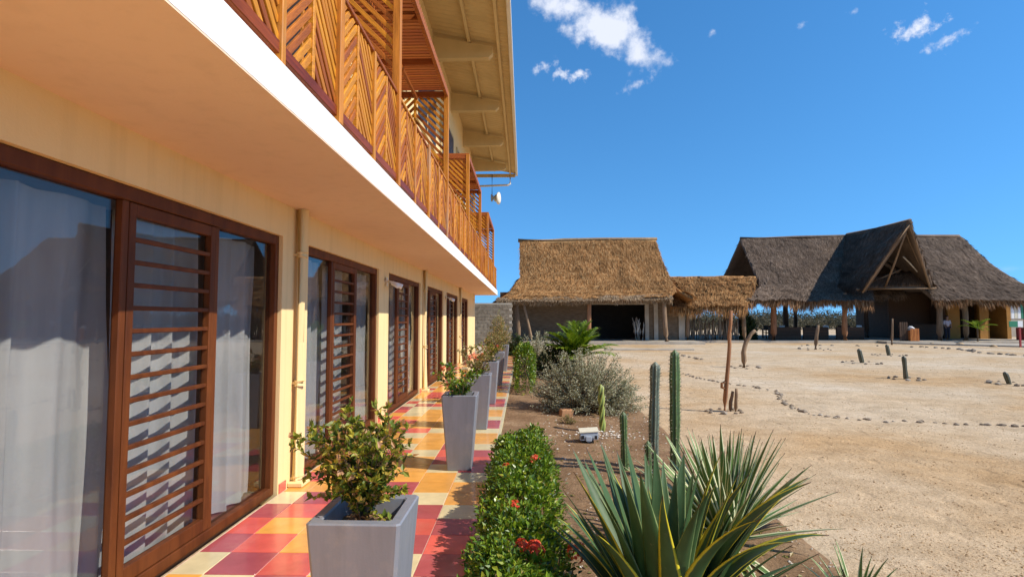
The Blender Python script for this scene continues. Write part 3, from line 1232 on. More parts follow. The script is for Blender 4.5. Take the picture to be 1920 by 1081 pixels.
def petals(m, c, r, n, up=Vector((0, 0, 1))):
    """rounded head of many small four-petalled flowers"""
    for _ in range(n):
        d = (rv() + up * .5).normalized()
        q = c + d * (r * R.uniform(.75, 1.0))
        for j in range(4):
            a = (d.cross(rv())).normalized()
            leaf_up(m, q, a + d * .35, r * .42, r * .13, d, .1)


def branchy(base, height, spread, nstem, leaf_mat, leaf_n, leaf_L, leaf_w, parent, seg=6, droop=.0, clump=.55, top=.3, rad0=.008, stuff_name='foliage', asym=(0, 0)):
    """open shrub: stems that fork, leaves set around the twigs"""
    st, lf = MB(), MB()
    base = Vector(base)
    for i in range(nstem):
        az = 2 * math.pi * (i + R.uniform(-.4, .4)) / nstem
        rr = spread * math.sqrt(R.uniform(.08, 1))
        hh = height * R.uniform(.62, 1.0) * (1 - .28 * (rr / spread) ** 2)
        tip = base + Vector((math.cos(az) * rr + asym[0] * hh, math.sin(az) * rr + asym[1] * hh, hh))
        c1 = base + Vector((math.cos(az) * rr * .25, math.sin(az) * rr * .25, hh * .45)) + rv(.04 * height)
        pts = []
        for s in range(seg + 1):
            t = s / seg
            p = base * ((1 - t) ** 2) + c1 * (2 * t * (1 - t)) + tip * (t * t)
            pts.append(p + rv(.012 * height * t))
        st.tube(pts, [rad0 * (1 - .75 * s / seg) for s in range(seg + 1)], 5, False)
        twigs = [(pts, top)]
        for b in range(4):
            j = R.randint(2, seg)
            d = (pts[j] - pts[j - 1]).normalized()
            dd = (d + rv(.9)).normalized()
            dd.z = abs(dd.z) * .7
            q = [pts[j] + dd * (height * .09 * s) + rv(.006) for s in range(4)]
            st.tube(q, [rad0 * .45, rad0 * .4, rad0 * .3, rad0 * .2], 4, False)
            twigs.append((q, 0.0))
        for _ in range(leaf_n):
            tw, t0 = twigs[R.randrange(len(twigs))]
            t = t0 + (1 - t0) * R.random() ** clump
            x = t * (len(tw) - 1)
            k = min(int(x), len(tw) - 2)
            p = tw[k].lerp(tw[k + 1], x - k)
            d = (tw[k + 1] - tw[k]).normalized()
            ld = (d * .55 + rv(.9) + Vector((0, 0, .25 - droop))).normalized()
            sc_ = R.uniform(.65, 1.2)
            leaf_up(lf, p, ld, leaf_L * sc_, leaf_w * sc_, (Vector((0, 0, 1)) + rv(.7)).normalized())
    s_ = st.build('stems', M['bark'], parent, True)
    tag(s_, kind='stuff')
    f_ = lf.build(stuff_name, leaf_mat, parent)
    tag(f_, kind='stuff')
    return f_


# ------------------------------------------------------------------ planters along the walkway
def planter_mesh():
    H, T, B, wl_, rim = .79, .19, .128, .036, .05
    g = MB()
    ring = lambda r, z, c: [(r, -r + c, z), (r, r - c, z), (r - c, r, z), (-r + c, r, z), (-r, r - c, z), (-r, -r + c, z), (-r + c, -r, z), (r - c, -r, z)]
    rings = [ring(B - .006, 0, .008), ring(B, .006, .010)]
    rings += [ring(B + (T - B) * t, .006 + (H - .012) * t, .010 + .004 * t) for t in (.25, .5, .75, 1.0)]
    rings += [ring(T - .006, H, .012), ring(T - rim + .006, H, .012), ring(T - rim, H - .006, .012), ring(T - rim - .014, H - .13, .012)]
    vs_, fs_ = [], []
    for r_ in rings:
        vs_ += r_
    for i in range(len(rings) - 1):
        for k in range(8):
            fs_.append((i * 8 + k, i * 8 + (k + 1) % 8, (i + 1) * 8 + (k + 1) % 8, (i + 1) * 8 + k))
    fs_.append(tuple(range(7, -1, -1)))
    g.add(vs_, fs_)
    return g.mesh('planter_shell', M['planter'])


pme = planter_mesh()
PL = [(-.675, 2.39, 'nearest'), (-.685, 6.0, 'second'), (-.665, 8.15, 'third'), (-.665, 10.5, 'fourth'), (-.655, 13.4, 'fifth'), (-.65, 17.0, 'farthest')]
KIND = ['yellow-green leafy shrub', 'sparse shrub with a few red flowers', 'thin pinkish shrub', 'thin leafy shrub with red bloom', 'dry olive-brown shrub', 'dry brown twiggy shrub']
import bmesh


def soil_patch(cx, cy, z, r, name, parent):
    g = MB()
    n = 9
    for j in range(n):
        for i in range(n):
            g.v.append((cx - r + 2 * r * i / (n - 1), cy - r + 2 * r * j / (n - 1), z + noise.noise(Vector((i * 1.7, j * 1.7, cy))) * .018))
    for j in range(n - 1):
        for i in range(n - 1):
            a = j * n + i
            g.f.append((a, a + 1, a + n + 1, a + n))
            g.m.append(0)
    return g.build(name, M['soil'], parent, True)


for i, (x, y, lab) in enumerate(PL):
    p = empty('planter', (x, y, 0.001), '%s tall tapered grey square planter on the tiled walkway' % lab, 'planter', 'grey planters along the walkway')
    inst('shell', pme, (x, y, 0.001), (0, 0, R.uniform(-.02, .02)), parent=p)
    soil_patch(x, y, .715, .128, 'soil', p)
    shrub = empty('potted_shrub', (x, y, .715), '%s growing in the %s grey planter' % (KIND[i], lab), 'shrub', 'shrubs in the grey planters')
    if i == 0:
        branchy((x - .01, y - .02, .70), .53, .19, 46, M['leaf_croton'], 105, .034, .0105, shrub, top=.2, clump=.8, rad0=.005, asym=(-.05, 0))
    else:
        mats = [None, M['leaf_ixora'], M['leaf_dry'], M['leaf_croton'], M['leaf_dry'], M['leaf_dry']]
        branchy((x - .01, y, .70), [.0, .44, .50, .55, .55, .62][i], [0, .25, .27, .3, .28, .3][i], 13, mats[i], [0, 64, 70, 74, 80, 80][i], .046, .013, shrub,
                top=.3, clump=.75, rad0=.006, asym=(-.12, 0))
        if i in (1, 2, 3):
            for _ in range({1: 4, 2: 6, 3: 3}[i]):
                m = MB()
                c = Vector((x + R.uniform(-.26, .2), y + R.uniform(-.15, .1), R.uniform(.86, 1.1)))
                petals(m, c, R.uniform(.02, .032), 22)
                m.build('flower_head', M['petal'], shrub)

# ------------------------------------------------------------------ clipped ixora hedge beside the walkway
def hedge(name, label, x0, x1, y0, y1, zt_, nleaf, heads, L=.042, seed=0, mat='leaf_ixora'):
    o = empty(name, ((x0 + x1) / 2, (y0 + y1) / 2, GZ), label, 'hedge')
    lf = MB()
    zb = -.09

    def topz(x, y):
        e = min((x - x0), (x1 - x)) / (x1 - x0) * 2
        return zt_ - .10 * (1 - min(1, e * 1.7)) ** 1.5 + noise.noise(Vector((x * 3.1, y * 3.1, seed))) * .11 + noise.noise(Vector((x * 8, y * 8, seed + 4))) * .085 + .03

    def edge(y, s):
        return noise.noise(Vector((y * 2.7, s * 5.0, seed + 9))) * .055
    n = 0
    while n < nleaf:
        x, y = R.uniform(x0 - .03, x1 + .04), R.uniform(y0, y1)
        if x < x0 + .03 + edge(y, 0) or x > x1 - .02 + edge(y, 1):
            if R.random() < .8:
                continue
        tz = topz(x, y)
        ey = min((y - y0), (y1 - y)) / .12
        tz -= .12 * max(0, 1 - ey) ** 2
        # mostly in the outer shell
        side = min(x - x0, x1 - x, y - y0, y1 - y)
        if side < .09:
            z = zb + (tz - zb) * R.random() ** .6
        else:
            z = tz - abs(R.gauss(0, .05)) + (R.uniform(0, .07) if R.random() < .06 else 0)
        out = Vector(((x - (x0 + x1) / 2) / (x1 - x0) * 1.5, 0, .8 if z > tz - .1 else .2)) + rv(.75)
        s_ = R.uniform(.7, 1.25)
        leaf_up(lf, Vector((x, y, z)), out, L * s_, L * .30 * s_, (Vector((0, 0, 1)) + rv(.6)).normalized())
        n += 1
    f = lf.build('foliage', M[mat], o)
    tag(f, kind='stuff')
    st = MB()
    ns = int((y1 - y0) * (26 if y1 - y0 > 3 else 7))
    for i in range(ns):
        bx, by = R.uniform(x0 + .12, x1 - .1), R.uniform(y0 + .05, y1 - .05)
        tx, ty = bx + R.uniform(-.15, .15), by + R.uniform(-.12, .12)
        tz = topz(max(x0 + .02, min(x1 - .02, tx)), ty) - .04
        st.tube([(bx, by, -.1), ((bx + tx) / 2 + .02, (by + ty) / 2, (tz - .1) / 2), (tx, ty, tz)], [.009, .006, .003], 5, False)
    s_ = st.build('stems', M['bark'], o)
    tag(s_, kind='stuff')
    for (hx, hy, r, up) in heads:
        m = MB()
        petals(m, Vector((hx, hy, topz(hx, hy) + up + .035)), r * 1.35, 46)
        m.build('flower_head', M['petal'], o)
    return o


HH = []
for (px, py, r, up) in ((950, 880, .028, .0), (1003, 878, .030, .0), (963, 962, .032, -.01), (1082, 1024, .040, .03), (1003, 1052, .040, .01), (978, 1056, .026, .0), (958, 893, .02, 0)):
    q = at_z(px, py, .33)
    HH.append((q.x, q.y, r, up))
hedge('ixora_hedge', 'low glossy green hedge with red flower heads beside the walkway', -.315, .27, 2.35, 6.25, .33, 17000, HH, .041, 1)
hedge('ixora_bush', 'small dense yellow-green bush at the walkway edge beyond the hedge', -.20, .22, 11.9, 13.6, .90, 10000, [], .055, 3)


# ------------------------------------------------------------------ agaves
def agave_leaf(L, w, e0, bend, twist=0.0, thick=.012, n=14, wp=.42, tipk=1.0, wave=0.0):
    """leaf along local +X that rises at angle e0 and arches by bend; attribute edge = 1 on the margin"""
    m = MB()
    prof = []
    x, z, a = 0.0, 0.0, e0
    ds = L / n
    for i in range(n + 1):
        prof.append((x, z, a))
        a -= bend / n * (.4 + 1.2 * i / n)
        x += ds * math.cos(a)
        z += ds * math.sin(a)
    us = (-1, -.78, -.4, 0, .4, .78, 1)
    ed, al = [], []
    for i, (x, z, a) in enumerate(prof):
        t = i / n
        if t < wp:
            wd = w * (.74 + .26 * math.sin(t / wp * math.pi / 2))
        else:
            q = (t - wp) / (1 - wp)
            wd = w * (1 - q ** (1.35 * tipk)) * (1 - .12 * q) + .0012
        nx, nz = -math.sin(a), math.cos(a)
        ch = .30 * wd * (1 - .4 * t)
        for u in us:
            yy = u * wd
            zz = ch * (u * u)
            tw = twist * t
            y2, z2 = yy * math.cos(tw) - zz * math.sin(tw), yy * math.sin(tw) + zz * math.cos(tw)
            y2 += wave * math.sin(t * 5)
            m.v.append((x + nx * z2, y2, z + nz * z2))
            ed.append(abs(u))
            al.append(t)
        for u in us[::-1][1:-1]:
            yy = u * wd
            zz = ch * (u * u) - thick * (1 - u * u) * (1 - .8 * t)
            tw = twist * t
            y2, z2 = yy * math.cos(tw) - zz * math.sin(tw), yy * math.sin(tw) + zz * math.cos(tw)
            y2 += wave * math.sin(t * 5)
            m.v.append((x + nx * z2, y2, z + nz * z2))
            ed.append(abs(u))
            al.append(t)
    k = 12
    for i in range(n):
        for j in range(k):
            m.f.append((i * k + j, i * k + (j + 1) % k, (i + 1) * k + (j + 1) % k, (i + 1) * k + j))
            m.m.append(0)
    m.attr = [('edge', ed), ('along', al)]
    return m


def rosette(name, label, base, leaves, mat, cat):
    o = empty(name, base, label, cat)
    g = MB()
    g.tube([(base[0], base[1], base[2] - .05), (base[0], base[1], base[2] + .06)], [.09, .06], 10)
    g.build('core', mat, o)
    br = .07 if mat is M['agave'] else .03
    for (az, L, w, e0, bend, tw) in leaves:
        m = agave_leaf(L, w, e0, bend, tw, wave=R.uniform(-.02, .02) * L)
        lm = M['agave_yellow'] if (mat is M['agave'] and (bend > .5 or R.random() < .22)) else mat
        inst('leaf', m.mesh('leaf', lm, True), (base[0] + br * math.cos(az), base[1] + br * math.sin(az), base[2] + R.uniform(.0, .05)), (0, 0, az), parent=o)
    return o


# large agave: leaves given by the point their tip reaches
AB = Vector((.72, 2.86, -.09))
lv = []


def toward(px, py, y, arch=.5, w=.05, extra=1.0):
    """leaf from the agave's heart to a tip at a real depth y"""
    tip = at_y(px, py, y - .22)
    d = tip - AB
    az = math.atan2(d.y, d.x)
    h = math.hypot(d.x, d.y)
    el = math.atan2(d.z, h)
    L = d.length * (1 + .055 * arch * arch) * extra
    lv.append((az, L, w * 1.25, el + arch * .47, arch, R.uniform(-.35, .35)))


for (px, py, y, arch, w) in [
        (1085, 852, 3.60, .15, .045), (1098, 896, 3.0, .25, .047), (1138, 832, 3.42, .12, .05), (1118, 858, 3.25, .18, .046), (1165, 862, 3.6, .1, .046),
        (1190, 838, 3.3, .12, .05), (1232, 853, 3.2, .15, .046), (1245, 868, 3.5, .15, .046), (1262, 893, 3.3, .3, .043), (1295, 862, 3.0, .3, .047),
        (1335, 862, 3.05, .35, .05), (1390, 905, 3.15, .55, .056), (1505, 925, 3.3, .75, .058), (1508, 928, 2.9, .9, .054), (1515, 1022, 3.1, 1.0, .056),
        (1540, 1042, 2.85, 1.15, .060), (1470, 1045, 2.7, 1.1, .05), (1132, 1015, 2.75, .5, .045), (1142, 940, 2.9, .3, .046), (1210, 900, 2.8, .25, .048),
        (1320, 925, 2.75, .5, .048), (1410, 1000, 2.6, .9, .05), (1280, 880, 3.75, .3, .042), (1210, 850, 3.9, .1, .042), (1360, 960, 3.6, .7, .045),
        (1105, 870, 3.75, .15, .042), (1152, 845, 3.1, .15, .046), (1178, 880, 2.95, .2, .046), (1222, 880, 3.75, .12, .044), (1158, 900, 3.3, .12, .046), (1250, 930, 2.7, .3, .046), (1300, 960, 2.65, .5, .046), (1275, 850, 3.35, .2, .044)]:
    toward(px, py, y, arch, w)
for i in range(26):          # inner and rear leaves that fill the clump
    az = R.uniform(-.9, 3.3)
    lv.append((az, R.uniform(.72, .98), R.uniform(.045, .058), R.uniform(.85, 1.45), R.uniform(.1, .55), R.uniform(-.4, .4)))
for i in range(10):
    az = R.uniform(-1.4, .9)
    lv.append((az, R.uniform(.6, .85), R.uniform(.045, .058), R.uniform(.35, .8), R.uniform(.4, 1.0), R.uniform(-.4, .4)))
rosette('agave_plant', 'large agave with broad green leaves edged in yellow, beside the hedge', AB, lv, M['agave'], 'agave')

# narrow-leaved variegated yucca behind it
YB = Vector((1.50, 4.22, -.09))
lv = []
for i in range(110):
    az = R.uniform(0, 2 * math.pi)
    q = (i + .5) / 110
    el = rad(4) + rad(84) * (q ** .75)
    L = R.uniform(.74, .95) * (1.0 - .06 * q)
    lv.append((az, L, R.uniform(.026, .036), el, R.uniform(.05, .3) * (1.2 - q), R.uniform(-.4, .4)))
rosette('yucca_plant', 'spiky yucca with narrow cream-edged leaves behind the large agave', YB, lv, M['yucca'], 'yucca')
lv = []
SB = at_z(1605, 1150)
for i in range(26):
    q = (i + .5) / 26
    lv.append((R.uniform(0, 6.28), R.uniform(.26, .36), .012, rad(15) + rad(70) * q, .3, R.uniform(-.3, .3)))
rosette('young_agave', 'small spiky blue-green agave at the bed corner near the sand', (SB.x, SB.y, -.09), lv, M['yucca'], 'agave')


# ------------------------------------------------------------------ columnar cacti
def cactus(name, label, base, H, r, mat, ribs=9, twist=0.0, lean=(0, 0), deep=.2, spines=True, group=None, cat='cactus', curve=0.0):
    o = empty(name, base, label, cat, group)
    base = Vector(base)
    m = MB()
    ed = []
    rows = max(14, int(H / .04))
    k = ribs * 4
    sp = MB()
    for i in range(rows + 1):
        t = i / rows
        z = H * t
        dome = max(0.0, (z - (H - r * 1.5)) / (r * 1.5))
        rr = r * math.sqrt(max(0.0, 1 - dome ** 2.2)) * (1 + .06 * math.sin(i * .55 + H * 9) * (1 - dome) + .04 * math.sin(i * .21 + H * 30)) * (.92 + .08 * min(1, t * 5))
        c = base + Vector((lean[0] * t * H + curve * math.sin(t * 2.2) * H, lean[1] * t * H, z))
        for j in range(k):
            a = 2 * math.pi * j / k + twist * t
            e = .5 + .5 * math.cos(2 * math.pi * (j % 4) / 4)
            q = rr * (1 - deep * (1 - e))
            m.v.append((c.x + q * math.cos(a), c.y + q * math.sin(a), c.z))
            ed.append(e)
            if spines and j % 4 == 0 and i % 1 == 0 and rr > r * .3:
                p = Vector((c.x + q * math.cos(a), c.y + q * math.sin(a), c.z + R.uniform(-.006, .006)))
                od = Vector((math.cos(a), math.sin(a), .1))
                for _ in range(3):
                    d = (od + rv(.8)).normalized()
                    s = d.cross(rv()).normalized() * .0026
                    kk = len(sp.v)
                    sp.v += [p - s, p + s, p + d * R.uniform(.016, .034)]
                    sp.f.append((kk, kk + 1, kk + 2))
                    sp.m.append(0)
    for i in range(rows):
        for j in range(k):
            m.f.append((i * k + j, i * k + (j + 1) % k, (i + 1) * k + (j + 1) % k, (i + 1) * k + j))
            m.m.append(0)
    m.attr = [('edge', ed)]
    m.build('stem', mat, o, True)
    if sp.v:
        tag(sp.build('spines', M['spine'], o), kind='stuff')
    return o


CG = 'columnar cacti in the garden bed'
b = at_z(1266, 890)
cactus('columnar_cactus', 'tallest slim bright green columnar cactus in the garden bed', (b.x, b.y, GZ), 1.36, .056, M['cactus'], 8, .0, (.012, 0))
b = at_z(1224, 900)
cactus('columnar_cactus', 'grey-green columnar cactus just left of the tallest one', (b.x, b.y, GZ), 1.245, .054, M['cactus_grey'], 8, 0, (.035, 0))
b = at_z(1172, 888)
cactus('columnar_cactus', 'short thin green columnar cactus behind the agave leaves', (b.x, b.y, GZ), .68, .040, M['cactus'], 8, 0, (-.02, 0))
b = at_z(1216, 930)
cactus('columnar_cactus', 'shortest columnar cactus, standing before the grey-green one', (b.x, b.y, GZ), .53, .036, M['cactus'], 8)
b = at_z(1130, 815)
cactus('spiral_cactus', 'yellow-green corkscrew cactus behind the ground spotlight', (b.x, b.y, GZ), .74, .050, M['cactus_lime'], 4, 6.5, (-.03, 0), .55, False)


# ------------------------------------------------------------------ shrubs in the bed
def sage(name, label, base, rx, ry, h, nst, nlf, mat, L=.035, w=.006, cat='shrub', core=True):
    o = empty(name, base, label, cat)
    st, lf = MB(), MB()
    base = Vector(base)
    for i in range(nst):
        d = rv()
        d.z = abs(d.z) * 1.0 + .02
        d.normalize()
        k = R.uniform(.75, 1.1)
        tip = base + Vector((d.x * rx * k, d.y * ry * k, .05 + d.z * h * k * R.uniform(.85, 1.08)))
        st_p = base + Vector((d.x * rx * .12, d.y * ry * .12, 0))
        mid = st_p.lerp(tip, .5) + Vector((0, 0, .08 * h)) + rv(.05 * h)
        pts = [st_p * ((1 - t) ** 2) + mid * (2 * t * (1 - t)) + tip * (t * t) for t in (0, .25, .5, .75, 1)]
        st.tube(pts, [.007, .005, .004, .003, .0015], 4, False)
        for j in range(nlf):
            t = 1 - .62 * R.random() ** 1.4
            x = t * 4
            q = min(int(x), 3)
            p = pts[q].lerp(pts[q + 1], x - q) + rv(.035 * h)
            ld = ((pts[q + 1] - pts[q]).normalized() * .7 + rv(.8) + Vector((0, 0, .2)))
            s_ = R.uniform(.7, 1.3)
            leaf_up(lf, p, ld, L * s_, w * s_, (Vector((0, 0, 1)) + rv(.8)).normalized())
    tag(st.build('stems', M['bark'], o), kind='stuff')
    tag(lf.build('foliage', mat, o), kind='stuff')
    return o


b = at_z(1105, 775)
sage('sage_shrub', 'big rounded silver-grey shrub in the middle of the bed', (b.x - .04, b.y + .1, GZ), 1.02, .88, 1.08, 460, 48, M['leaf_sage'], .040, .0085)
b = at_z(1045, 772)
sage('sage_seedling', 'small silvery plant beside the clay brick', (b.x + .08, b.y - .1, GZ), .16, .16, .34, 34, 26, M['leaf_sage'], .034, .0075)
b = at_z(1002, 700)
sage('sage_shrub', 'grey-green shrub left of the palm, behind the small hedge bush', (b.x + .1, b.y + .8, GZ), .75, .7, 1.25, 170, 40, M['leaf_sage'], .055, .011)
b = at_z(1030, 700)
sage('broadleaf_shrub', 'dark green leafy shrub under the palm fronds', (b.x + .15, b.y - 1.5, GZ), .70, .6, 1.0, 110, 34, M['leaf_dark'], .085, .02)
b = at_z(968, 672)
sage('broadleaf_shrub', 'dark green bush at the far end of the walkway', (b.x - .0, b.y + .6, GZ), .45, .5, 1.0, 90, 40, M['leaf_dark'], .09, .022)
b = at_z(940, 668)
sage('dry_shrub', 'dry brownish bush beyond the farthest planter', (b.x - .2, b.y + 1.2, GZ), .7, .6, 1.75, 110, 40, M['leaf_dry'], .075, .018)
b = at_z(1065, 800)
sage('dry_tuft', 'small dry tuft of brown twigs near the ground spotlight', (b.x, b.y, GZ + .03), .14, .14, .12, 40, 10, M['leaf_dry'], .03, .004)


# ------------------------------------------------------------------ palms
def palm(name, label, base, trunk_h, trunk_r, nf, fl, cat='palm', el0=72, el1=18):
    o = empty(name, base, label, cat)
    base = Vector(base)
    g = MB()
    g.tube([base, base + Vector((.01, 0, trunk_h * .5)), base + Vector((0, 0, trunk_h))], [trunk_r * 1.2, trunk_r, trunk_r * .9], 10, True, 0, .06)
    g.build('trunk', M['bark'], o, True)
    c = base + Vector((0, 0, trunk_h))
    for i in range(nf):
        az = i * 2.399 + R.uniform(-.2, .2)
        q = (i + .5) / nf
        el = rad(el0 + (el1 - el0) * q + R.uniform(-8, 8))
        L = fl * R.uniform(.85, 1.1)
        pts = [c.copy()]
        a = el
        ns = 12
        for s in range(ns):
            a -= (.62 * (.4 + 1.0 * s / ns)) / ns * 1.25
            pts.append(pts[-1] + Vector((math.cos(az) * math.cos(a), math.sin(az) * math.cos(a), math.sin(a))) * (L / ns))
        m = MB()
        m.tube(pts, [.016 * (1 - .8 * s / ns) for s in range(ns + 1)], 5, False)
        side = Vector((-math.sin(az), math.cos(az), 0))
        nl = 26
        for j in range(nl):
            t = .16 + .84 * j / nl
            x = t * ns
            k = min(int(x), ns - 1)
            p = pts[k].lerp(pts[k + 1], x - k)
            d = (pts[k + 1] - pts[k]).normalized()
            ll = L * .42 * math.sin(math.pi * (.18 + .74 * t)) ** .8
            for sd in (-1, 1):
                ld = (side * sd * .9 + d * .95 + Vector((0, 0, .22)) + rv(.12)).normalized()
                up = ld.cross(d * sd).normalized()
                s_ = ld.cross(Vector((0, 0, 1))).normalized()
                n_ = s_.cross(ld)
                w = .020 * fl / .9
                kk = len(m.v)
                m1 = p + ld * (ll * .5)
                tip = p + ld * ll - Vector((0, 0, ll * .22))
                m.v += [p - s_ * w * .4, p + s_ * w * .4, m1 + s_ * w + n_ * .003, tip, m1 - s_ * w + n_ * .003]
                m.f += [(kk, kk + 1, kk + 2, kk + 4), (kk + 4, kk + 2, kk + 3)]
                m.m += [0, 0]
        m.build('frond', M['leaf_palm'], o)
    return o


b = at_z(1068, 692)
palm('young_palm', 'bushy bright green young palm rising behind the silver shrub', (b.x - .05, b.y - 3.0, GZ), .55, .08, 30, 1.12, el0=84, el1=26)

# ------------------------------------------------------------------ small things in the bed
b = at_z(1104, 838)
sp = empty('ground_spotlight', (b.x, b.y, GZ), 'grey box-shaped ground spotlight on a short post in the soil', 'spotlight')
g = MB()
g.cbox(b.x - .020, b.x + .020, b.y - .014, b.y + .014, GZ - .02, .03, .004)
fix_normals(g.build('post', M['metal_grey'], sp))
g = MB()
x, y, z = b.x, b.y, .045
vs_ = []
for (dy, h0, h1) in ((-.075, -.045, .055), (.085, -.05, .075)):
    vs_ += [(x - .12, y + dy, z + h0), (x + .12, y + dy + .02, z + h0 + .012), (x + .12, y + dy + .02, z + h1 + .012), (x - .12, y + dy, z + h1)]
g.add(vs_, [(0, 1, 2, 3), (7, 6, 5, 4), (0, 4, 5, 1), (1, 5, 6, 2), (2, 6, 7, 3), (3, 7, 4, 0)])
hs = fix_normals(g.build('housing', M['metal_grey'], sp))
bv = hs.modifiers.new('bevel', 'BEVEL')
bv.width = .006
bv.segments = 2
g = MB()
vs_ = []
for (dy, h1) in ((-.085, .0565), (.095, .0765)):
    for hh in (h1, h1 + .012):
        vs_ += [(x - .128, y + dy, z + hh), (x + .128, y + dy + .02, z + hh + .012)]
g.add(vs_, [(0, 1, 3, 2), (4, 6, 7, 5), (2, 3, 7, 6), (0, 4, 5, 1), (0, 2, 6, 4), (1, 5, 7, 3)])
fix_normals(g.build('lid', M['cream_metal'], sp))
for s in (-1, 1):
    g = MB()
    g.cbox(x + s * .085 - .018, x + s * .085 + .018, y - .092, y - .072, z - .02, z + .025, .004)
    fix_normals(g.build('bracket_hole', M['black'], sp))
g = MB()
g.cbox(x - .045, x + .03, y - .085, y - .062, z - .05, z + .012, .004)
fix_normals(g.build('bracket', M['metal_grey'], sp))

b = at_z(1061, 786)
g = MB()
g.cbox(-.11, .11, -.06, .06, 0, .15, .012)
o = fix_normals(inst('clay_brick', g.mesh('clay_brick', M['brick']), (b.x, b.y, GZ + .025), (.08, .05, .35)))
tag(o, 'single broken clay brick set on edge in front of the silver shrub', 'brick')


def stone_mesh(seed, n=1, flat=.65, mat='stone'):
    bm = bmesh.new()
    bmesh.ops.create_icosphere(bm, subdivisions=2 if n > 1 else 1, radius=1)
    for v in bm.verts:
        k = 1 + .28 * noise.noise(v.co * 1.3 + Vector((seed * 3.7, 0, 0))) + .12 * noise.noise(v.co * 3 + Vector((0, seed, 0)))
        v.co *= k
        v.co.z *= flat
    me = bpy.data.meshes.new('stone')
    bm.to_mesh(me)
    bm.free()
    me.materials.append(M[mat])
    if n > 1:
        me.polygons.foreach_set('use_smooth', [True] * len(me.polygons))
    return me


STONES = [stone_mesh(i, 1) for i in range(7)]
TAN = [stone_mesh(i + 20, 2, .6, 'stone_tan') for i in range(4)]

# loose gravel: in the soil and on the sand, far too many to count
def scatter(name, mat, spots):
    g = MB()
    base = [Vector(v) for v in ((1, 0, 0), (-1, 0, 0), (0, 1, 0), (0, -1, 0), (0, 0, .8), (0, 0, -.6))]
    F8 = [(0, 2, 4), (2, 1, 4), (1, 3, 4), (3, 0, 4), (2, 0, 5), (1, 2, 5), (3, 1, 5), (0, 3, 5)]
    for (x, y, z, s) in spots:
        a = R.uniform(0, 6.28)
        ca, sa = math.cos(a), math.sin(a)
        kx, ky = R.uniform(.7, 1.3), R.uniform(.6, 1.1)
        n = len(g.v)
        for v in base:
            vx, vy = v.x * kx * s, v.y * ky * s
            g.v.append((x + vx * ca - vy * sa, y + vx * sa + vy * ca, z + v.z * s * .7))
        g.f += [tuple(i + n for i in f) for f in F8]
        g.m += [0] * 8
    return tag(g.build(name, mat), kind='stuff')


sp_ = []
for _ in range(900):
    x, y = R.uniform(.25, 2.15), 3 + 11 * R.random() ** 1.3
    sp_.append((x, y, bed_h(x, y) + .003, R.uniform(.006, .016)))
for _ in range(150):
    c = at_z(1130 + R.gauss(0, 34), 822 + R.gauss(0, 5))
    sp_.append((c.x, c.y, bed_h(min(2.1, max(-.2, c.x)), c.y) + .006, R.uniform(.012, .027)))
o = scatter('bed_gravel', M['pebble'], sp_)
tag(o, 'pale gravel strewn over the soil of the garden bed', 'gravel')
sp_ = []
for _ in range(2600):
    y = 3.0 + 22 * R.random() ** 1.7
    x = R.uniform(2.3, max(3.6, y * .98))
    sp_.append((x, y, sand_h(x, y) + .001, R.uniform(.005, .014) * (1 + y * .03)))
for _ in range(9000):
    y = 3.0 + 9 * R.random() ** 1.4
    x = R.uniform(2.25, max(3.6, y * .98))
    sp_.append((x, y, sand_h(x, y), R.uniform(.003, .008)))
o = scatter('sand_gravel', M['stone_tan'], sp_)
tag(o, 'small brown stones strewn over the sand', 'gravel')

# fallen leaves lying on the soil
lf = MB()
for _ in range(700):
    x, y = R.uniform(.25, 2.1), 3 + 11 * R.random() ** 1.2
    d = rv()
    d.z *= .15
    leaf_up(lf, Vector((x, y, bed_h(x, y) + .008)), d, R.uniform(.025, .06), R.uniform(.006, .014), (Vector((0, 0, 1)) + rv(.4)).normalized())
o = lf.build('leaf_litter', M['leaf_dry'])
tag(o, 'dry fallen leaves scattered over the garden bed', 'leaves', kind='stuff')

# ------------------------------------------------------------------ thatched buildings
def patch_point(rows, u, v):
    """rows: top to bottom lists of points; bilinear along, linear between rows"""
    k = v * (len(rows) - 1)
    i = min(int(k), len(rows) - 2)
    f = k - i

    def along(r):
        q = u * (len(r) - 1)
        j = min(int(q), len(r) - 2)
        return Vector(r[j]).lerp(Vector(r[j + 1]), q - j)
    return along(rows[i]).lerp(along(rows[i + 1]), f)


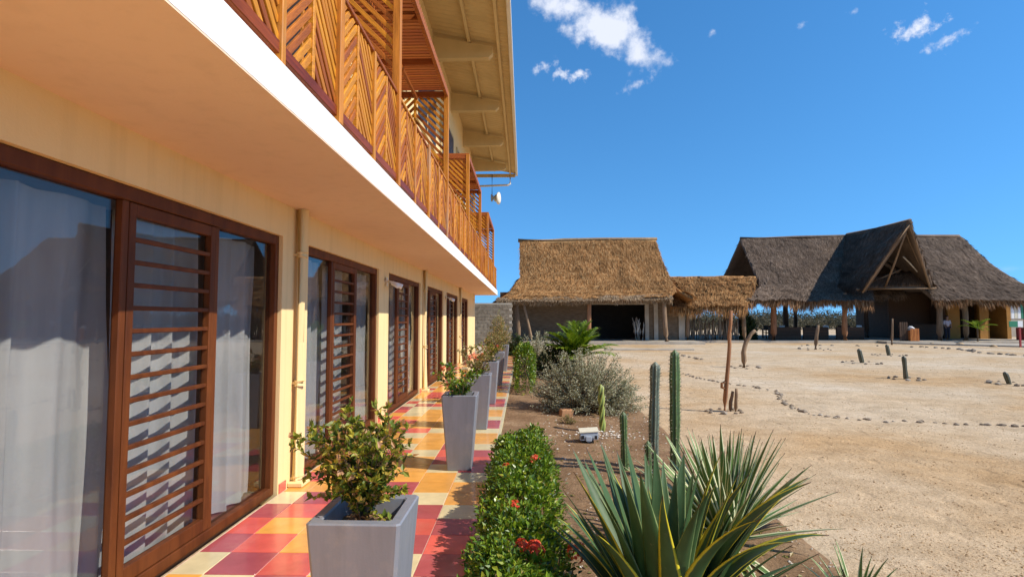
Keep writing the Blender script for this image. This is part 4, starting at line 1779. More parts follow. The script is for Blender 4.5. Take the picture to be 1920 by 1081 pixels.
def thatch_patch(parent, rows, mat, smat, name='thatch', nu=30, nv=14, density=70, L=(.45, .95), w=(.02, .045), fringe=0, flen=(.4, .8), fmat=None, thick=.22, rough=.07, straw_name='straw', lift=.09, umax=1.0):
    """thick layer of thatch plus loose straw lying down the slope; fringe = stalks per metre of eave"""
    m = MB()
    cor = [patch_point(rows, a, b) for a, b in ((0, 0), (1, 0), (0, 1))]
    nrm = (cor[1] - cor[0]).cross(cor[2] - cor[0]).normalized()
    if nrm.z < 0:
        nrm = -nrm
    sd = R.uniform(0, 50)
    ncourse = max(1, int((cor[2] - cor[0]).length / .62))

    def surf(u, v):
        p = patch_point(rows, u, v)
        crs = (v * ncourse) % 1.0
        return p + nrm * (.05 * crs + rough * (noise.noise(p * .9 + Vector((sd, 0, 0))) + .6 * noise.noise(p * 2.6 + Vector((0, sd, 0)))))
    for b in range(nv + 1):
        for a in range(nu + 1):
            m.v.append(surf(a / nu, b / nv))
    n0 = len(m.v)
    for b in range(nv + 1):
        for a in range(nu + 1):
            m.v.append(patch_point(rows, a / nu, b / nv) - nrm * thick)
    W_ = nu + 1
    for b in range(nv):
        for a in range(nu):
            q = b * W_ + a
            m.f.append((q, q + 1, q + W_ + 1, q + W_))
            m.f.append((n0 + q, n0 + q + W_, n0 + q + W_ + 1, n0 + q + 1))
    for a in range(nu):
        for b in (0, nv):
            q = b * W_ + a
            m.f.append((q, q + 1, n0 + q + 1, n0 + q))
    for b in range(nv):
        for a in (0, nu):
            q = b * W_ + a
            m.f.append((q, q + W_, n0 + q + W_, n0 + q))
    m.m = [0] * len(m.f)
    o = fix_normals(m.build(name, mat, parent, True))
    # straw
    s = MB()
    area = 0
    for (u0, u1, v0, v1) in ((0, 1, 0, .5), (0, 1, .5, 1)):
        a, b, c, d = surf(u0, v0), surf(u1, v0), surf(u0, v1), surf(u1, v1)
        area += ((b - a).length + (d - c).length) / 2 * ((c - a).length + (d - b).length) / 2
    for _ in range(int(area * density)):
        u, v = R.random(), R.random()
        p = surf(u, v)
        q = surf(u, min(1, v + .04)) if v < .95 else p + (p - surf(u, v - .04))
        d = (q - p)
        if d.length < 1e-5:
            continue
        d.normalize()
        x = d.cross(nrm).normalized()
        d = (d + x * R.gauss(0, .22)).normalized()
        x = d.cross(nrm).normalized()
        ln, ww = R.uniform(*L), R.uniform(*w)
        if v * 1.0 > .93:
            ln *= .6
        l0, l1 = R.uniform(.0, .02), R.uniform(.02, lift)
        k = len(s.v)
        mid = p + d * ln * .5 + nrm * ((l0 + l1) * .5 + .02)
        tip = p + d * ln + nrm * l1 + x * R.gauss(0, .04)
        s.v += [p + x * ww * .5 + nrm * l0, p - x * ww * .5 + nrm * l0, mid - x * ww * .5, mid + x * ww * .5, tip]
        s.f += [(k, k + 1, k + 2, k + 3), (k + 3, k + 2, k + 4)]
        s.m += [0, 0]
    st = s.build(straw_name, smat, o)
    tag(st, kind='stuff')
    if fringe:
        s = MB()
        e0, e1 = patch_point(rows, 0, 1), patch_point(rows, 1, 1)
        nfr = int((e1 - e0).length * fringe)
        for _ in range(nfr):
            u = R.random()
            v = 1 - .10 * R.random()
            p = surf(u, v) - nrm * (thick * R.random() * .9)
            dn = (surf(u, 1) - surf(u, .9)).normalized()
            d = (dn * .6 + Vector((R.gauss(0, .16), R.gauss(0, .12), -1.0))).normalized()
            x = d.cross(Vector((R.gauss(0, .5), -1, R.gauss(0, .3)))).normalized()
            clump = .75 + .55 * noise.noise(Vector((u * (e1 - e0).length * 1.6, sd, 0)))
            ln, ww = R.uniform(*flen) * clump, R.uniform(.018, .042)
            k = len(s.v)
            mid = p + d * ln * .55 + dn * .05
            s.v += [p + x * ww * .5, p - x * ww * .5, mid - x * ww * .5, mid + x * ww * .5, p + d * ln]
            s.f += [(k, k + 1, k + 2, k + 3), (k + 3, k + 2, k + 4)]
            s.m += [0, 0]
        fo = s.build('fringe', fmat or smat, o)
        tag(fo, kind='stuff')
    return o


def log_post(parent, x, y, z0, z1, r, mat, lean=(0, 0), name='post'):
    g = MB()
    n = 6
    pts, rs = [], []
    for i in range(n + 1):
        t = i / n
        pts.append((x + lean[0] * t + .03 * math.sin(t * 4 + x), y + lean[1] * t, z0 + (z1 - z0) * t))
        rs.append(r * (1.12 - .2 * t) * (1 + .05 * math.sin(t * 9 + y + x)))
    g.tube(pts, rs, 10, True, 0, .04)
    return g.build(name, mat, parent, True)


# terraces
g = MB()
g.box(-2.5, 11.9, 36.4, 45.5, -.3, .08)
tag(fix_normals(g.build('hut_terrace', M['concrete'])), kind='structure')
g = MB()
g.cbox(4.4, 9.2, 29.9, 30.3, -.3, -.02, .02)
tag(fix_normals(g.build('terrace_kerb', M['concrete'])), kind='structure')
g = MB()
pl = [(12.2, 39.0), (24.6, 38.9), (24.6, 37.9), (38.5, 37.9), (38.5, 53), (12.2, 53)]
g.add([(x, y, -.3) for x, y in pl] + [(x, y, .06) for x, y in pl], [tuple(range(5, -1, -1)), tuple(range(6, 12))] + [(i, (i + 1) % 6, 6 + (i + 1) % 6, 6 + i) for i in range(6)])
tag(fix_normals(g.build('restaurant_terrace', M['concrete'])), kind='structure')
g = MB()
pl = [(24.9, 37.88), (30.4, 32.6), (46, 31.2), (46, 37.5), (33, 36.2), (28.5, 37.88)]
g.add([(x, y, -.3) for x, y in pl] + [(x, y, -.01) for x, y in pl], [tuple(range(5, -1, -1)), tuple(range(6, 12))] + [(i, (i + 1) % 6, 6 + (i + 1) % 6, 6 + i) for i in range(6)])
tag(fix_normals(g.build('paved_path', M['concrete'])), kind='structure')

# ---- golden thatched hut
hut = empty('thatched_hut', (4.8, 40, .08), 'golden-brown thatched hut with steep roof and dark wide doorway', 'hut')
RZ = 7.42
front = [[(-.30, 41, RZ), (9.85, 41, RZ + .08)], [(-.28, 39.9, 5.95), (10.0, 39.9, 6.0)], [(-.26, 38.7, 4.45), (10.2, 38.7, 4.5)], [(-1.0, 37.6, 3.35), (10.35, 37.6, 3.5)], [(-1.5, 36.9, 2.85), (9.75, 36.9, 3.0)]]
thatch_patch(hut, front, M['thatch_gold'], M['thatch_gold'], 'front_slope', 50, 40, 330, (.25, .6), (.018, .042), 0, rough=.10, lift=.09)
back = [[(x, 82 - y, z) for (x, y, z) in r] for r in front]
thatch_patch(hut, back, M['thatch_gold'], M['thatch_gold'], 'back_slope', 20, 10, 12)
thatch_patch(hut, [[(-.22, 43.3, 4.5), (-.22, 38.7, 4.5)], [(-1.0, 44.2, 3.4), (-.98, 37.6, 3.4)], [(-2.15, 45.1, 2.62), (-2.0, 36.7, 2.6)]], M['thatch_gold'], M['thatch_gold'], 'side_skirt', 16, 8, 120, (.4, .8), (.03, .06), 60, (.2, .45), M['thatch_gold'])
thatch_patch(hut, [[(10.1, 38.7, 4.5), (10.1, 43.3, 4.5)], [(10.7, 37.6, 3.5), (10.7, 44.4, 3.4)], [(11.4, 36.9, 2.95), (11.4, 45, 2.7)]], M['thatch_gold'], M['thatch_gold'], 'side_skirt', 16, 8, 90, (.4, .8), (.03, .06), 60, (.3, .6))
thatch_patch(hut, [[(-1.75, 37.05, 3.03), (9.9, 37.05, 3.22)], [(-1.85, 36.72, 2.72), (9.9, 36.72, 2.9)]], M['thatch_edge'], M['thatch_edge'], 'eave_roll', 46, 3, 260, (.2, .4), (.025, .05), 90, (.18, .34), M['thatch_edge'], .3)
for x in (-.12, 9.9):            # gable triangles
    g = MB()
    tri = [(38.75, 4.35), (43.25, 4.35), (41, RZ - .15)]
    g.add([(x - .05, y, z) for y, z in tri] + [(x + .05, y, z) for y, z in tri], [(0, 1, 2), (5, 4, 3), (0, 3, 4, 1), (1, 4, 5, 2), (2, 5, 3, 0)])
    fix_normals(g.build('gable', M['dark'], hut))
g = MB()
g.tube([(-.42, 41, RZ + .03), (3, 41, RZ + .05), (6, 41, RZ + .12), (9.95, 41, RZ + .1)], .13, 8, True, 0, .15)
g.build('ridge', M['thatch_edge'], hut, True)
g = MB()
WY = 39.4
g.box(-1.7, 4.80, WY, WY + .18, .08, 3.5)
g.box(8.62, 11.3, WY, WY + .18, .08, 3.0)
g.box(4.80, 8.62, WY, WY + .18, 2.60, 3.5)
g.box(.0, .18, WY + .18, 43, .08, 3.5)
g.box(11.12, 11.3, WY + .18, 43, .08, 2.8)
g.box(.0, 11.3, 43, 43.2, .08, 3.4)
g.build('wall', M['hutwall'], hut)
for (x0, x1) in ((4.55, 4.80), (8.62, 8.9), (9.25, 9.55), (11.0, 11.45)):
    g = MB()
    g.cbox(x0, x1, WY - .09, WY - .001, .08, 2.75 if x0 < 11 else 2.3, .015)
    fix_normals(g.build('pier', M['concrete'], hut))
g = MB()
g.cbox(4.80, 8.62, WY - .07, WY - .002, 2.60, 2.75, .012)
fix_normals(g.build('lintel', M['concrete'], hut))
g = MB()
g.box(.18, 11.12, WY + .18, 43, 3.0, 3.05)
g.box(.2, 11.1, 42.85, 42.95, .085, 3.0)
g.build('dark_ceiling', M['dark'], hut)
log_post(hut, -.35, 37.1, .05, 2.75, .15, M['log'], (-.15, .2))
log_post(hut, 4.38, 37.1, .05, 3.0, .15, M['logred'], (.02, .1))
log_post(hut, 9.55, 37.0, .05, 3.0, .15, M['log'], (-.18, .1))
log_post(hut, .55, 37.0, -.1, 2.75, .09, M['log'], (-.55, .1))

# driftwood root standing in the doorway
g = MB()
for i in range(16):
    x, y = 8.1 + R.uniform(-.28, .28), 39.0 + R.uniform(-.12, .12)
    g.tube([(x, y, .08), (x + R.uniform(-.12, .12), y, .7), (x + R.uniform(-.25, .25), y + R.uniform(-.1, .1), R.uniform(1.2, 1.75))], [.045, .04, .02], 5, True, 0, .2)
o = g.build('driftwood_root', M['pebble'], None, True)
tag(o, 'pale upright driftwood root at the right side of the hut doorway', 'driftwood')

# ---- grey block wall left of the hut
bw = empty('block_wall', (-2.4, 34.5, GZ), 'grey concrete block garden wall between hotel and thatched hut', 'wall')
blk = MB()
blk.cbox(-.195, .195, -.075, .075, -.095, .095, .008)
bme = blk.mesh('block', M['block'])
g = MB()
g.box(-4.6, -.75, 34.46, 34.54, -.3, 2.58)
g.build('mortar', M['concrete'], bw)
for r in range(13):
    for c in range(10):
        x = -4.5 + c * .4 + (.2 if r % 2 else 0)
        if x > -.85:
            continue
        inst('block', bme, (x, 34.5 + R.uniform(-.006, .006), -.0 + r * .2), parent=bw)

# ---- low linking roof and stick fence
link = empty('link_roof', (13, 40, 0), 'low straw-coloured thatched roof linking the hut to the restaurant', 'thatched roof')
thatch_patch(link, [[(10.5, 41.2, 4.72), (17.3, 41.2, 4.78)], [(10.4, 39.7, 3.7), (16.6, 39.8, 3.75)], [(10.2, 38.3, 2.35), (15.5, 38.4, 2.6)]], M['thatch_gold'], M['thatch_gold'], 'front_slope', 30, 24, 300, (.35, .8), (.02, .045), 240, (.6, 1.25), M['thatch_gold'], rough=.12, lift=.12)
thatch_patch(link, [[(10.5, 41.2, 4.72), (16.4, 41.2, 4.78)], [(10.2, 43.8, 2.7), (16.4, 43.8, 2.9)]], M['thatch_gold'], M['thatch_gold'], 'back_slope', 16, 8, 12)
thatch_patch(link, [[(16.7, 40.9, 4.55), (17.1, 42, 4.55)], [(16.3, 39.0, 3.2), (17.0, 42.5, 3.2)]], M['thatch_gold'], M['thatch_gold'], 'end_slope', 8, 6, 120, (.4, .8), (.03, .06), 60, (.3, .7))
for x in (11.6, 15.6):
    log_post(link, x, 39.3, -.1, 3.2, .13, M['log'])
for x in (11.6, 15.6):
    log_post(link, x, 43, -.1, 3.2, .12, M['log'])
sf = empty('stick_fence', (13.7, 40.2, GZ), 'fence of crooked grey sticks under the low linking roof', 'fence')
stk = []
for i in range(6):
    g = MB()
    g.tube([(0, 0, 0), (R.uniform(-.05, .05), .02, .6), (R.uniform(-.07, .07), -.02, 1.2), (R.uniform(-.1, .1), 0, 1.75)], [.05, .045, .04, .03], 6, True, 0, .12)
    stk.append(g.mesh('stick', M['stick'], True))
for i in range(52):
    inst('stick', stk[i % 6], (11.75 + i * .073 + R.uniform(-.02, .02), 40.2 + R.uniform(-.05, .05), GZ), (R.uniform(-.05, .05), R.uniform(-.08, .08), R.uniform(0, 6)), (R.uniform(.8, 1.2),) * 2 + (R.uniform(.82, 1.08),), sf)
for z in (.4, 1.15):
    g = MB()
    g.tube([(11.6, 40.28, z), (13.5, 40.3, z + .05), (15.6, 40.28, z)], .035, 6)
    g.build('cross_rail', M['stick'], sf)

# ---- big restaurant
res = empty('restaurant_hall', (26, 44, .06), 'large open restaurant hall with weathered grey thatched roof and pointed front gable', 'building')
RL, RR_ = (17.7, 45, 8.12), (35.3, 45, 8.25)
GM, GE = M['thatch_grey'], M['thatch_rust']
kw = dict(L=(.35, .8), w=(.018, .04), rough=.09, lift=.06)
thatch_patch(res, [[RL, (26.6, 45, 8.3)], [(17.5, 42.6, 5.95), (25.7, 42.6, 5.95)], [(17.25, 40.3, 3.95), (25.2, 40.3, 3.8)], [(15.6, 38.7, 2.9), (24.3, 38.7, 2.85)]], GM, GM, 'front_slope', 44, 40, 190, fringe=230, flen=(.6, 1.15), fmat=GE, **kw)
thatch_patch(res, [[(26.6, 45, 8.3), RR_], [(27.6, 42.6, 6.0), (35.2, 42.3, 5.85)], [(28.6, 40.3, 4.0), (35.5, 40.2, 4.15)], [(28.5, 38.7, 2.95), (37.0, 38.5, 2.85)]], GM, GM, 'front_slope', 44, 40, 190, fringe=230, flen=(.55, 1.1), fmat=GE, **kw)
thatch_patch(res, [[(35.3, 44.9, 8.25), (35.3, 45.1, 8.25)], [(35.3, 42.3, 5.85), (35.3, 47.7, 5.85)], [(35.7, 40.2, 4.15), (35.7, 49.8, 4.15)], [(37.2, 38.6, 3.05), (37.2, 51.4, 3.05)]], GM, GM, 'hip_slope', 24, 14, 60, fringe=60, flen=(.4, .8), fmat=GE, **kw)
thatch_patch(res, [[RL, RR_], [(17.5, 47.4, 5.95), (35.5, 47.4, 5.9)], [(17.2, 49.7, 3.95), (35.8, 49.7, 4.1)], [(15.8, 51.2, 3.2), (37, 51.4, 3.1)]], GM, GM, 'back_slope', 30, 12, 8, fringe=16, flen=(.2, .4), fmat=GE, **kw)
thatch_patch(res, [[(17.3, 49.6, 3.95), (17.3, 40.4, 3.95)], [(15.7, 51.2, 3.0), (15.7, 38.9, 3.0)]], GM, GM, 'side_skirt', 24, 6, 90, fringe=90, flen=(.5, .9), fmat=GE, **kw)
# pointed dormer that leans out over the entrance
A, B, C, D = (25.15, 36.0, 7.98), (26.3, 45, 8.42), (22.85, 40.2, 3.95), (23.45, 38.5, 3.55)
C2, D2 = (29.5, 40.3, 4.0), (28.25, 38.5, 3.85)
thatch_patch(res, [[B, A], [C, D]], GM, GM, 'dormer_slope', 24, 30, 190, **kw)
thatch_patch(res, [[A, B], [D2, C2]], GM, GM, 'dormer_slope', 24, 30, 120, **kw)
g = MB()
g.tube([A, B], .11, 8, True, 0, .15)
g.build('dormer_ridge', GM, res, True)
g = MB()
g.tube([RL, (22, 45, 8.22), (26.3, 45, 8.3), (31, 45, 8.28), RR_], .13, 8, True, 0, .15)
g.build('ridge', GM, res, True)


def pole(a, b, r, mat, name='pole', parent=res):
    g = MB()
    a, b = Vector(a), Vector(b)
    g.tube([a, a.lerp(b, .5) + rv(.04), b], [r * 1.1, r, r * .85], 8, True, 0, .06)
    return g.build(name, mat, parent, True)


va = Vector(A)
pole(va + Vector((.0, .12, -.25)), (23.5, 38.6, 3.4), .07, M['log'], 'verge_pole')
pole(va + Vector((.0, .12, -.25)), (28.15, 38.6, 3.7), .07, M['log'], 'verge_pole')
pole((23.2, 38.7, 3.62), (28.6, 38.7, 3.72), .10, M['log'], 'tie_beam')
pole(va + Vector((.1, .6, -.7)), (25.3, 39.0, 3.7), .07, M['log'], 'king_post')
pole((26.4, 38.6, 5.9), (27.6, 39.0, 4.9), .05, M['pebble'], 'brace')
pole((24.2, 38.9, 4.1), (26.6, 39.2, 5.05), .06, M['log'], 'brace')
for k in range(5):
    t = (k + 1) / 6
    pole(Vector(A).lerp(Vector(B), t * .5) + Vector((0, 0, -.4)), Vector(D2).lerp(Vector(C2), t) + Vector((-.1, 0, -.2)), .05, M['log'], 'rafter')
thatch_patch(res, [[(24.6, 40.6, 4.5), (28.9, 40.3, 5.2)], [(23.6, 40.0, 3.75), (28.6, 39.6, 4.0)]], GM, GM, 'inner_gablet', 14, 4, 60, **kw)
thatch_patch(res, [[(24.2, 42.3, 3.75), (28.8, 42.3, 3.75)], [(24.2, 41.9, 3.3), (28.8, 41.9, 3.3)]], GM, GM, 'inner_eave', 14, 4, 60, fringe=70, flen=(.3, .6), fmat=GM, **kw)
for (x, y, r, mt) in ((17.75, 39.5, .19, 'logred'), (22.75, 39.5, .17, 'logred'), (29.45, 39.6, .19, 'log'), (31.3, 39.7, .17, 'log'), (35.6, 39.7, .18, 'log')):
    log_post(res, x, y, .0, 3.4, r, M[mt])
for (x, y, r) in ((16.6, 42.5, .15), (21.6, 45.8, .2), (28.0, 45.6, .17), (18.4, 50.2, .16), (24.5, 50.2, .16), (31.5, 50.2, .16), (33.4, 45.6, .18)):
    log_post(res, x, y, .0, 3.8, r, M['table'])
# ochre kitchen at the right end
g = MB()
g.box(32.6, 33.5, 43.0, 43.2, .06, 3.4)
g.box(35.0, 35.7, 43.0, 43.2, .06, 3.4)
g.box(36.7, 37.0, 42.6, 49, .06, 3.2)
fix_normals(g.build('ochre_wall', M['ochre'], res))
g = MB()
g.box(29.2, 32.6, 44.6, 44.8, .06, 3.6)
g.box(32.4, 32.6, 43.2, 44.6, .06, 3.6)
g.box(33.5, 36.7, 45.6, 45.8, .06, 3.6)
g.box(29.2, 29.4, 44.8, 49, .06, 3.6)
g.box(29.2, 36.7, 42.5, 49, 3.6, 3.66)
fix_normals(g.build('kitchen_wall', M['table'], res))
g = MB()
g.box(29.0, 31.0, 41.6, 42.1, .06, 1.12)
g.box(28.9, 31.0, 41.5, 42.2, 1.12, 1.18)
fix_normals(g.build('bar_counter', M['table'], res))
for x0, x1 in ((18.1, 20.4), (20.6, 22.4), (23.0, 25.0)):
    g = MB()
    g.cbox(x0, x1, 41.0, 41.16, .06, .98, .02)
    for k in range(4):
        g.cbox(x0, x1, 40.98 + .0, 41.0, .14 + k * .21, .31 + k * .21, .004)
    fix_normals(g.build('low_partition', M['table'], res))

# dining tables and chairs in the hall
def make_table(x, y, lab):
    o = empty('dining_table', (x, y, .06), lab, 'table', 'dining tables in the restaurant')
    g = MB()
    g.cbox(x - .6, x + .6, y - .4, y + .4, .78, .83, .01)
    fix_normals(g.build('table_top', M['table'], o))
    for sx in (-1, 1):
        for sy in (-1, 1):
            g = MB()
            g.cbox(x + sx * .52 - .035, x + sx * .52 + .035, y + sy * .32 - .035, y + sy * .32 + .035, .06, .78, .006)
            fix_normals(g.build('leg', M['table'], o))


def make_chair(x, y, rz, lab, mat):
    o = inst('dining_chair', None, (x, y, .06), (0, 0, rz))
    tag(o, lab, 'chair', 'chairs in the restaurant')
    T = Matrix.Translation((x, y, .06)) @ Matrix.Rotation(rz, 4, 'Z')

    def part(name, boxes):
        g = MB()
        for bx in boxes:
            g.cbox(*bx, .006)
        me = fix_normals(inst(name, g.mesh(name, mat), (x, y, .06), (0, 0, rz), parent=o))
    part('seat', [(-.21, .21, -.21, .21, .43, .47)])
    part('backrest', [(-.2, .2, .17, .21, .62, 1.02)])
    for sx in (-1, 1):
        part('leg', [(sx * .18 - .02, sx * .18 + .02, -.2, -.16, 0, .43)])
        part('leg', [(sx * .18 - .02, sx * .18 + .02, .17, .21, 0, .62)])


TB = [(19.2, 43.2, 'leftmost dark table in the restaurant'), (22.6, 43.4, 'middle dark table in the restaurant'), (25.6, 44.2, 'right-hand dark table in the restaurant')]
for x, y, lab in TB:
    make_table(x, y, lab)
    nm = lab.split()[0]
    make_chair(x - .45, y - .7, math.pi + .1, 'dark chair at the near left side of the %s restaurant table' % nm, M['table'])
    make_chair(x + .45, y - .7, math.pi - .1, 'white chair at the near right side of the %s restaurant table' % nm, M['plastic_white'])
    make_chair(x, y + .7, 0, 'dark chair on the far side of the %s restaurant table' % nm, M['table'])

# dark drooping plant at the left of the hall
sage('dark_shrub', 'dark green cone-shaped plant under the left end of the restaurant', (16.35, 40.5, .0), .55, .5, 1.9, 90, 60, M['leaf_dark'], .16, .05)

# timber litter bin
lb = empty('litter_bin', (26.75, 38.6, .06), 'orange slatted timber litter bin at the restaurant entrance', 'bin')
for k in range(6):
    for (dx, dy, rz) in ((0, -.3, 0), (.3, 0, 1.5708)):
        t = -.25 + .1 * k
        g = MB()
        g.cbox(-.042, .042, -.012, .012, .0, .85, .004)
        x = 26.75 + (t if rz == 0 else .31)
        y = 38.6 + (-.31 if rz == 0 else t)
        fix_normals(inst('slat', g.mesh('slat', M['binwood']), (x, y, .07), (0, 0, rz), parent=lb))
g = MB()
g.cbox(26.47, 27.03, 38.32, 38.88, .075, .82, .02)
fix_normals(g.build('box', M['binwood'], lb))
g = MB()
g.tube([(26.7, 38.6, .8), (26.7, 38.6, .95), (26.72, 38.6, 1.08)], [.26, .24, .08], 10, True, 0, .12)
g.build('white_bag', M['plastic_white'], lb, True)
g = MB()
for k in range(4):
    g.cbox(25.9 + k * .14, 26.02 + k * .14, 38.5, 38.56, .06, 1.35, .01)
g.cbox(25.88, 26.46, 38.56, 38.6, .3, .42, .008)
g.cbox(25.88, 26.46, 38.56, 38.6, 1.0, 1.12, .008)
o = fix_normals(g.build('timber_screen', M['table']))
tag(o, 'dark upright timber board screen left of the orange bin', 'screen')

# person standing behind the post by the counter
def skin_body(name, mat, verts, edges, radii, root=0, parent=None, sub=2):
    me = bpy.data.meshes.new(name)
    me.from_pydata(verts, edges, [])
    me.materials.append(mat)
    o = bpy.data.objects.new(name, me)
    col.objects.link(o)
    sm = o.modifiers.new('skin', 'SKIN')
    sm.use_smooth_shade = True
    for i, r in enumerate(radii):
        me.skin_vertices[0].data[i].radius = r if isinstance(r, tuple) else (r, r)
        me.skin_vertices[0].data[i].use_root = (i == root)
    ss = o.modifiers.new('sub', 'SUBSURF')
    ss.levels = ss.render_levels = sub
    if parent:
        link_to(o, parent)
    register(o, parent)
    return o


PX, PY, PZ = 30.55, 40.4, .06
pe = empty('person', (PX, PY, PZ), 'person in a pale pink shirt and dark trousers standing beside the restaurant post', 'person')
P_ = lambda x, y, z: (PX + x, PY + y, PZ + z)
V = [P_(0, 0, .95), P_(0, 0, 1.15), P_(0, 0, 1.38), P_(0, -.01, 1.47), P_(0, -.03, 1.55), P_(0, -.04, 1.64), P_(0, -.03, 1.71),
     P_(-.18, 0, 1.38), P_(-.24, -.02, 1.12), P_(-.22, -.14, .92), P_(-.2, -.2, .84), P_(.18, 0, 1.38), P_(.24, -.02, 1.12), P_(.22, -.1, .9), P_(.21, -.15, .82),
     P_(-.09, 0, .88), P_(-.10, -.01, .48), P_(-.10, .02, .08), P_(-.10, -.13, .035), P_(.09, 0, .88), P_(.11, .0, .48), P_(.12, .03, .08), P_(.12, -.12, .035)]
E = [(0, 1), (1, 2), (2, 3), (3, 4), (4, 5), (5, 6), (2, 7), (7, 8), (8, 9), (9, 10), (2, 11), (11, 12), (12, 13), (13, 14), (0, 15), (15, 16), (16, 17), (17, 18), (0, 19), (19, 20), (20, 21), (21, 22)]
RD = [.12, .115, .13, .055, .075, .095, .06, .06, .042, .033, .03, .06, .042, .033, .03, .085, .055, .04, .035, .085, .055, .04, .035]
skin_body('body', M['skin'], V, E, RD, 0, pe)
Vs = [V[i] for i in (0, 1, 2, 7, 8, 11, 12)]
skin_body('shirt', M['shirt'], Vs, [(0, 1), (1, 2), (2, 3), (3, 4), (2, 5), (5, 6)], [.145, .14, .152, .078, .062, .078, .062], 0, pe)
Vt = [V[0]] + [V[i] for i in (15, 16, 17, 19, 20, 21)]
skin_body('trousers', M['trouser'], Vt, [(0, 1), (1, 2), (2, 3), (0, 4), (4, 5), (5, 6)], [.135, .10, .075, .062, .10, .075, .062], 0, pe)
skin_body('hair', M['hair'], [P_(0, .0, 1.66), P_(0, .0, 1.73), P_(0, -.03, 1.76)], [(0, 1), (1, 2)], [.098, .095, .06], 0, pe)

# small palm in front of the kitchen, sign, far shed
palm('small_palm', 'small coconut palm in front of the ochre restaurant kitchen', (30.9, 38.2, 0), .95, .05, 9, 1.15, el0=60, el1=8)
b = at_y(1913, 640, 32.0)
sg = empty('sign_post', (b.x, 32.0, -.01), 'small green and white sign on a red post at the right edge', 'sign')
g = MB()
g.cbox(b.x - .05, b.x + .05, 31.97, 32.03, -.02, 1.15, .008)
fix_normals(g.build('post', M['red_paint'], sg))
g = MB()
g.cbox(b.x - .62, b.x - .14, 31.94, 31.97, 1.12, 1.46, .008)
fix_normals(g.build('green_panel', M['sign_green'], sg))
g = MB()
g.cbox(b.x - .14, b.x + .14, 31.94, 31.97, 1.12, 1.46, .008)
fix_normals(g.build('white_panel', M['plastic_white'], sg))
sh = empty('far_shed', (47, 52, GZ), 'far shed with pale striped boards behind the right end of the restaurant', 'shed')
g = MB()
g.box(42.5, 52, 52, 56, GZ - .1, 1.6)
g.build('base_wall', M['concrete'], sh)
for k in range(32):
    g = MB()
    x = 42.5 + k * .3
    g.cbox(x, x + .28, 51.97, 52.05, 1.6, 3.1, .01)
    g.build('board', M['plastic_white'] if k % 2 else M['sign_green'] if k % 6 == 0 else M['cream_metal'], sh)
g = MB()
g.add([(42.2, 51.6, 3.1), (52.3, 51.6, 3.1), (52.3, 56.4, 3.1), (42.2, 56.4, 3.1), (42.2, 54, 3.7), (52.3, 54, 3.7)], [(0, 1, 5, 4), (3, 4, 5, 2), (0, 4, 3), (1, 2, 5), (0, 3, 2, 1)])
fix_normals(g.build('roof', M['concrete'], sh))
g = MB()
g.cbox(35.9, 37.4, 40.2, 41, GZ, .95, .03)
o = fix_normals(g.build('red_chest', M['red_paint']))
tag(o, 'low red chest at the far right end of the restaurant', 'chest')

# dry thorn scrub beyond the compound: one far mass
lf = MB()
for i in range(420):
    y = R.uniform(80, 150)
    x = R.uniform(.0, 1.05) * y
    h = R.uniform(2.0, 3.9) * (y / 110)
    rx = R.uniform(2.0, 4.5)
    for _ in range(150):
        d = rv()
        p = Vector((x + d.x * rx, y + d.y * rx, GZ + abs(d.z) * h * R.uniform(.5, 1.0) + .1))
        leaf_up(lf, p, rv(), R.uniform(.35, .7), R.uniform(.06, .14), (Vector((0, 0, 1)) + rv(.8)).normalized())
o = lf.build('scrub_wood', M['leaf_scrub'])
tag(o, 'far belt of grey-green thorn scrub on the horizon', 'scrub', kind='stuff')

# ------------------------------------------------------------------ things standing in the sand
def ring_of_stones(c, r, n, label, group, s=(.04, .08)):
    for i in range(n):
        a = 2 * math.pi * (i + R.uniform(-.3, .3)) / n
        k = R.uniform(*s)
        x, y = c.x + r * math.cos(a), c.y + r * math.sin(a)
        o = inst('stone', STONES[R.randrange(7)], (x, y, sand_h(x, y) + k * .25), (0, 0, R.uniform(0, 6)), (k, k * R.uniform(.7, 1), k * .8))
        tag(o, label, 'stone', group)


def stump(name, label, px0, py0, pts, rs, mat, cat='post', n=9):
    b = at_z(px0, py0)
    z = sand_h(b.x, b.y)
    o = empty(name, (b.x, b.y, z), label, cat)
    g = MB()
    y = b.y
    P0 = [Vector((b.x, b.y, z - .08))] + [at_y(px, py, y) for px, py in pts]
    fine = []
    for i in range(len(P0) - 1):
        for t in (0, .5):
            fine.append(P0[i].lerp(P0[i + 1], t) + (rv(.012) if t else Vector()))
    fine.append(P0[-1])
    rr = [rs[0] + (rs[1] - rs[0]) * i / (len(fine) - 1) for i in range(len(fine))]
    g.tube(fine, rr, n, True, 0, .12)
    g.build('trunk', mat, o, True)
    return o, b


o, b = stump('dead_trunk', 'tall thin dead trunk standing beside the stone row', 1359, 771, [(1362, 720), (1367, 660), (1367, 630), (1371, 582)], (.042, .027), M['logred'])
g = MB()
k0 = at_y(1362, 722, b.y)
g.tube([k0 + Vector((-.02, 0, .06)), k0 + Vector((-.085, -.01, .04)), k0 + Vector((-.09, -.01, -.03)), k0 + Vector((-.02, 0, -.06))], [.03, .028, .028, .025], 7)
g.build('knot', M['logred'], o, True)
g = MB()
k1 = at_y(1367, 648, b.y)
g.tube([k1, k1 + Vector((.03, 0, .1)), k1 + Vector((.045, 0, .22))], [.02, .014, .008], 6)
g.build('twig', M['log'], o, True)
ring_of_stones(b, .30, 9, 'small stone in the ring round the tall dead trunk', 'stones round the tall trunk')
stump('stub_post', 'left of two short grey stubs beside the tall dead trunk', 1369, 770, [(1370, 752), (1374, 733)], (.034, .026), M['log'])
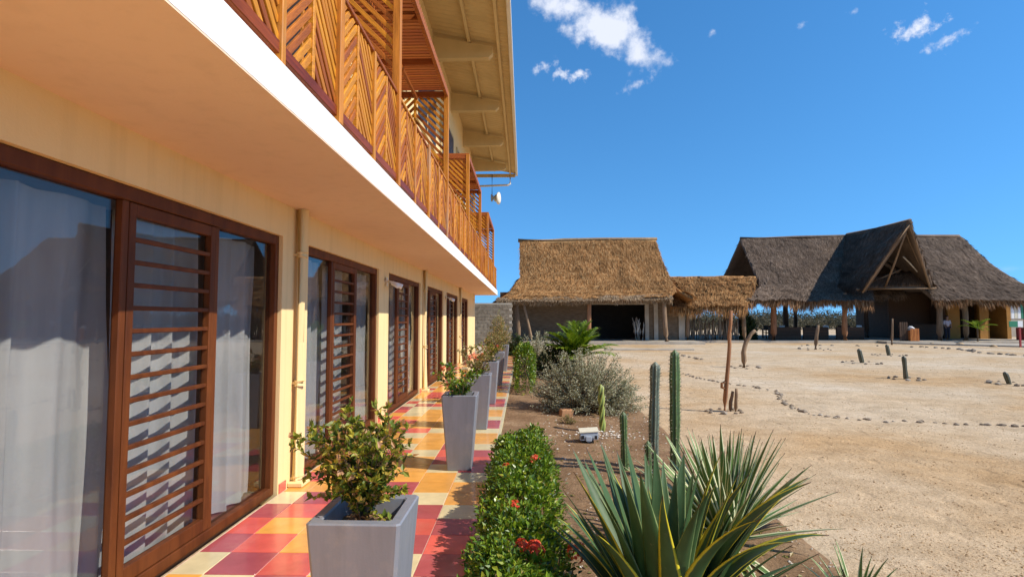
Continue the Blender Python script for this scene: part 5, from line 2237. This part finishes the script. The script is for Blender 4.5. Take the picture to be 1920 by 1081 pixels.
stump('stub_post', 'right of two short grey stubs beside the tall dead trunk', 1379, 771, [(1380, 750), (1381, 728)], (.034, .026), M['log'])
o, b = stump('bent_trunk', 'thin dead trunk bent to the right behind the tall one', 1395, 689, [(1394, 660), (1399, 640), (1408, 626), (1416, 619)], (.085, .055), M['log'])
ring_of_stones(b, .5, 8, 'stone in the ring round the bent trunk', 'stones round the bent trunk', (.05, .1))
o, b = stump('dead_trunk', 'lone thin straight trunk in front of the restaurant', 1529, 655, [(1531, 630), (1534, 609)], (.10, .075), M['log'])
ring_of_stones(b, .8, 8, 'stone in the ring round the lone thin trunk', 'stones round the lone trunk', (.06, .12))
stump('dead_trunk', 'slim pale trunk before the orange litter bin', 1672, 646, [(1673, 622), (1673, 597)], (.075, .05), M['log'])

for (px, py, top, ln, cv, lab) in ((1617, 680, 653, -.20, 0, 'dark green cactus stub leaning left, in mid sand'),
                                  (1667, 666, 645, -.16, .0, 'small curved cactus stub closest to the restaurant terrace'),
                                  (1699, 710, 666, -.06, .0, 'tallest green cactus stub in the open sand'),
                                  (1893, 719, 696, -.30, .0, 'short tilted cactus stub at the right edge of the sand')):
    b = at_z(px, py)
    t_ = at_y(px, top, b.y)
    z = sand_h(b.x, b.y)
    H = t_.z - z
    cactus('cactus_stub', lab, (b.x, b.y, z - .04), H + .04, (.06 if b.y < 18 else .085), M['cactus_brown'], 7, 0, (ln, 0), .16, False, 'cactus stubs planted in the sand')
    ring_of_stones(b, .42 if b.y < 18 else .65, 9, 'stone lying round the ' + lab.split(',')[0], 'stones round the cactus stubs', (.04, .085))

# rows of stones that mark the paths
def stone_row(pts, gap, s, label, group, meshes_, jit=.05, cat='stone'):
    W3 = [at_z(px, py) for px, py in pts]
    for i in range(len(W3) - 1):
        a, c = W3[i], W3[i + 1]
        n = max(1, int((c - a).length / gap))
        for k in range(n):
            p = a.lerp(c, (k + R.uniform(.15, .85)) / n)
            p.x += R.gauss(0, jit)
            p.y += R.gauss(0, jit)
            r = R.uniform(*s)
            o = inst('stone', meshes_[R.randrange(len(meshes_))], (p.x, p.y, sand_h(p.x, p.y) + r * .2), (0, 0, R.uniform(0, 6)), (r * R.uniform(.9, 1.4), r * R.uniform(.7, 1.1), r * R.uniform(.7, 1.1)))
            tag(o, label, cat, group)


stone_row([(1283, 700), (1310, 709), (1340, 715), (1398, 724), (1455, 733), (1466, 742), (1468, 752), (1500, 771), (1530, 780), (1600, 787), (1700, 790), (1800, 794), (1925, 798)],
          0.105, (.022, .058), 'brown stone in the long curved row across the sand', 'stones of the curved path edge', STONES)
stone_row([(1268, 665), (1318, 673)], .34, (.06, .11), 'stone in the short straight row behind the cacti', 'stones of the short row', STONES)
stone_row([(1722, 650), (1800, 655), (1832, 660), (1925, 668)], .42, (.07, .15), 'stone in the row before the restaurant path', 'stones of the far path edge', STONES)
stone_row([(1545, 641), (1642, 642)], .62, (.14, .26), 'tan rock lying along the restaurant terrace', 'tan rocks by the terrace', TAN, .25, 'rock')
stone_row([(1480, 648), (1600, 648), (1720, 650)], .8, (.06, .12), 'small stone on the sand before the terrace', 'scattered stones by the terrace', STONES, .3)
stone_row([(1748, 646), (1860, 650)], 1.0, (.12, .26), 'brown clod of earth before the restaurant path', 'earth clods before the path', TAN, .4, 'clod')
